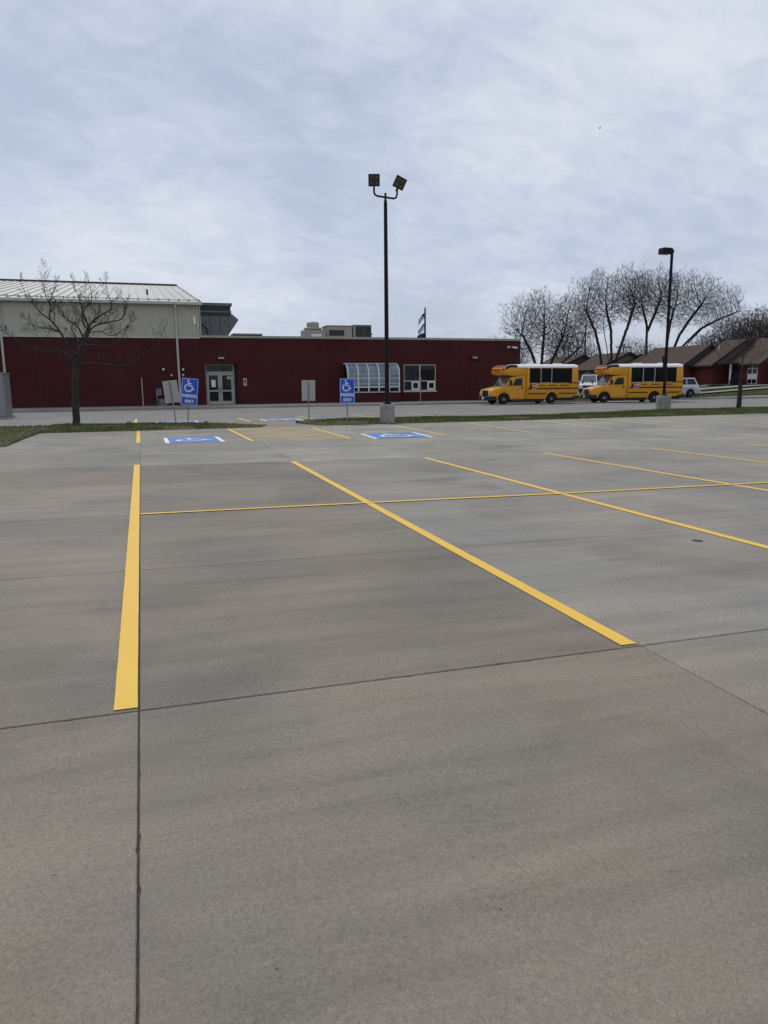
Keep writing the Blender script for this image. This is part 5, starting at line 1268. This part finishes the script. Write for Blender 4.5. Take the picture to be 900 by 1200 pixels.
big_tree(24, 'bare tree with long limbs leaning right over the brown roof', 779, 98,
    [[(0, -.2), (.0, 4.5, 0), (.5, 9.5, .3), (1.0, 12, .4)], [(.2, 2.6), (1.9, 7.7, .2), (3.4, 10.2, .4), (5.0, 12.5, .5)], [(.4, 2.2), (2.0, 5.5, -.4), (4.9, 8.6, -.6), (7.3, 9.9, -.7), (10, 11, -.8)], [(.2, 1.2), (2.2, 4.2, .5), (3.6, 6.8, .9), (5.6, 9.0, 1.2)]],
    [(1.4, 13.0, 0, 3.4, 4.3, 1), (4.4, 13.0, 0, 3.4, 3.8, 1), (7.8, 11.6, 0, 3.2, 3.3, .8)], 2600)
FARS = [(548, 150, 0.62, 'small bare treetop over the middle of the school roof'), (583, 120, 0.72, 'thin bare tree at the right corner of the school'), (604, 112, 0.62, 'bare tree just right of the school corner'), (664, 118, 0.85, 'bare tree filling the gap right of the leftmost big tree'),
        (690, 135, 0.72, 'bare tree low behind the roof between the buses'), (742, 132, 0.80, 'dense low bare tree behind the utility crossarm'), (765, 128, 0.70, 'low bare tree just left of the far lamp post'), (803, 150, 0.72, 'low bare tree under the leaning limbs'), (826, 135, 0.82, 'bare tree behind the first brown gable'),
        (843, 122, 0.88, 'bare tree above the second brown gable'), (858, 128, 1.05, 'bare tree left of the rightmost wood'), (874, 118, 1.02, 'bare tree above the third gable near the right edge'), (888, 110, 0.98, 'bare tree near the right edge above the roofs'), (906, 108, 1.12, 'bare tree cut by the right edge, tallest there'), (928, 112, 1.05, 'bare tree just beyond the right edge')]
protos = []
for k in range(3):
    stems = []
    for q in range(4):
        a = q*1.57+k; c, s_ = math.cos(a), math.sin(a); stems.append([(.3*c, .3*s_, -.2), (.7*c, .7*s_, 3.0), (1.8*c, 1.8*s_, 6.0)])
    w, f = colonise(60+k, stems, [(0, 0, 7.4, 4.6, 4.6, 4.4, 1), (1.2-k, .8, 8.6, 3, 3, 3.6, .4)], 800, step=.34, kill=.42, leaf=.016)
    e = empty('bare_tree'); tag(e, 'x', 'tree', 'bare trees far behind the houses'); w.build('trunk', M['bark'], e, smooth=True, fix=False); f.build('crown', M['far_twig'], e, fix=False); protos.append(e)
used = [False]*3
for k, (px, Y, s, lab) in enumerate(FARS):
    q = k % 3; e = protos[q] if not used[q] else copy_tree(protos[q]); used[q] = True
    x, y = at_px(px, Y); e.location = (x, y, gz(x, y)-0.15); e.rotation_euler = (0, 0, k*1.3); s *= 1.12 if px > 820 else 1.0; e.scale = (s*1.1, s*1.1, s); e['label'] = lab
# dark evergreen shrub mass behind the second bus, and a clipped shrub by the porch
def shrub(label, x, y, z, w, h, n, seed, m='evergreen'):
    rg = random.Random(seed); T = MB(); b = MB()
    for k in range(5):
        a = k*1.257; T.tube([(0, 0, -0.1), (w*.3*math.cos(a), w*.3*math.sin(a), h*.45), (w*.42*math.cos(a), w*.42*math.sin(a), h*.8)], [.05, .03, .01], 4)
    for k in range(n):
        t = rg.random(); a = rg.uniform(0, 6.283); rr = w*0.5*(1-0.75*t**1.6)*math.sqrt(rg.random())*rg.uniform(.75, 1.15)*(1+.18*math.sin(3*a+5*t)); p = Vector((rr*math.cos(a), rr*math.sin(a), h*(0.04+0.96*t)))
        u = Vector((rg.gauss(0, 1), rg.gauss(0, 1), rg.gauss(0, 1))).normalized()*0.16*h/3; v = u.orthogonal().normalized()*0.07*h/3
        b.add([p-u, p+v, p+u, p-v], [(0, 1, 2, 3)])
    e = empty('evergreen_shrub', (x, y, z)); tag(e, label, 'shrub'); T.build('stem', M['bark'], e); b.build('foliage', M[m], e, fix=False)
x, y = at_px(751, 118); shrub('dark evergreen beneath the straight trunk behind the second bus', x, y, gz(x, y)-.1, 6.0, 5.5, 5000, 2)
x, y = at_px(738, 122); shrub('dark evergreen below the utility crossarm', x, y, gz(x, y)-.1, 5.0, 4.6, 4000, 8)
shrub('low dark clipped shrub beside the porch ramp', 65.6, 68.5, 0.98, 1.8, 1.0, 1500, 5)

# ------------------------------------------------------------------ small things
b = MB(); b.lathe([(0.052, 0.0), (0.052, 0.004), (0.04, 0.007)], (5.21, 5.78, lot_z(5.21, 5.78)), 18); dc = b.build('drain_cover', M['joint'], smooth=40); tag(dc, 'small dark round cover set in the concrete near the right edge', 'cover')
br = MB(); br.tube([(-.10, 0, 0), (-.05, 0, .02), (.06, 0, .02), (.16, 0, 0)], [.012, .04, .035, .01], 8)
br.add([(-.02, 0, .03), (.06, 0, .03), (.03, .26, .12), (-.01, .24, .12), (-.02, 0, .02), (.06, 0, .02), (.03, .26, .112), (-.01, .24, .112)], [(0, 1, 2, 3), (7, 6, 5, 4), (0, 4, 5, 1), (2, 6, 7, 3), (1, 5, 6, 2), (3, 7, 4, 0)])
br.add([(-.02, 0, .03), (.06, 0, .03), (.03, -.26, .12), (-.01, -.24, .12), (-.02, 0, .02), (.06, 0, .02), (.03, -.26, .112), (-.01, -.24, .112)], [(3, 2, 1, 0), (4, 5, 6, 7), (1, 5, 4, 0), (3, 7, 6, 2), (2, 6, 5, 1), (0, 4, 7, 3)])
bo = br.build('bird', M['black']); bo.location = (47.0, 70.0, 27.5); tag(bo, 'tiny dark bird flying high in the sky at upper right', 'bird')
# pale stones at the drive edge
for k, (x, y) in enumerate(((-2.9, 31.8), (-0.55, 31.55), (2.45, 30.55))):
    b = MB(); b.lathe([(0.05, -0.01), (0.10, 0.02), (0.085, 0.08), (0.03, 0.11)], (x, y, 0.03), 8); tag(b.build('marker_stone', M['walk'], smooth=True), ['pale stone at the foot of the bare tree', 'pale stone in the grass before the meter box', 'pale stone near the end of the left grass bed'][k], 'stone')
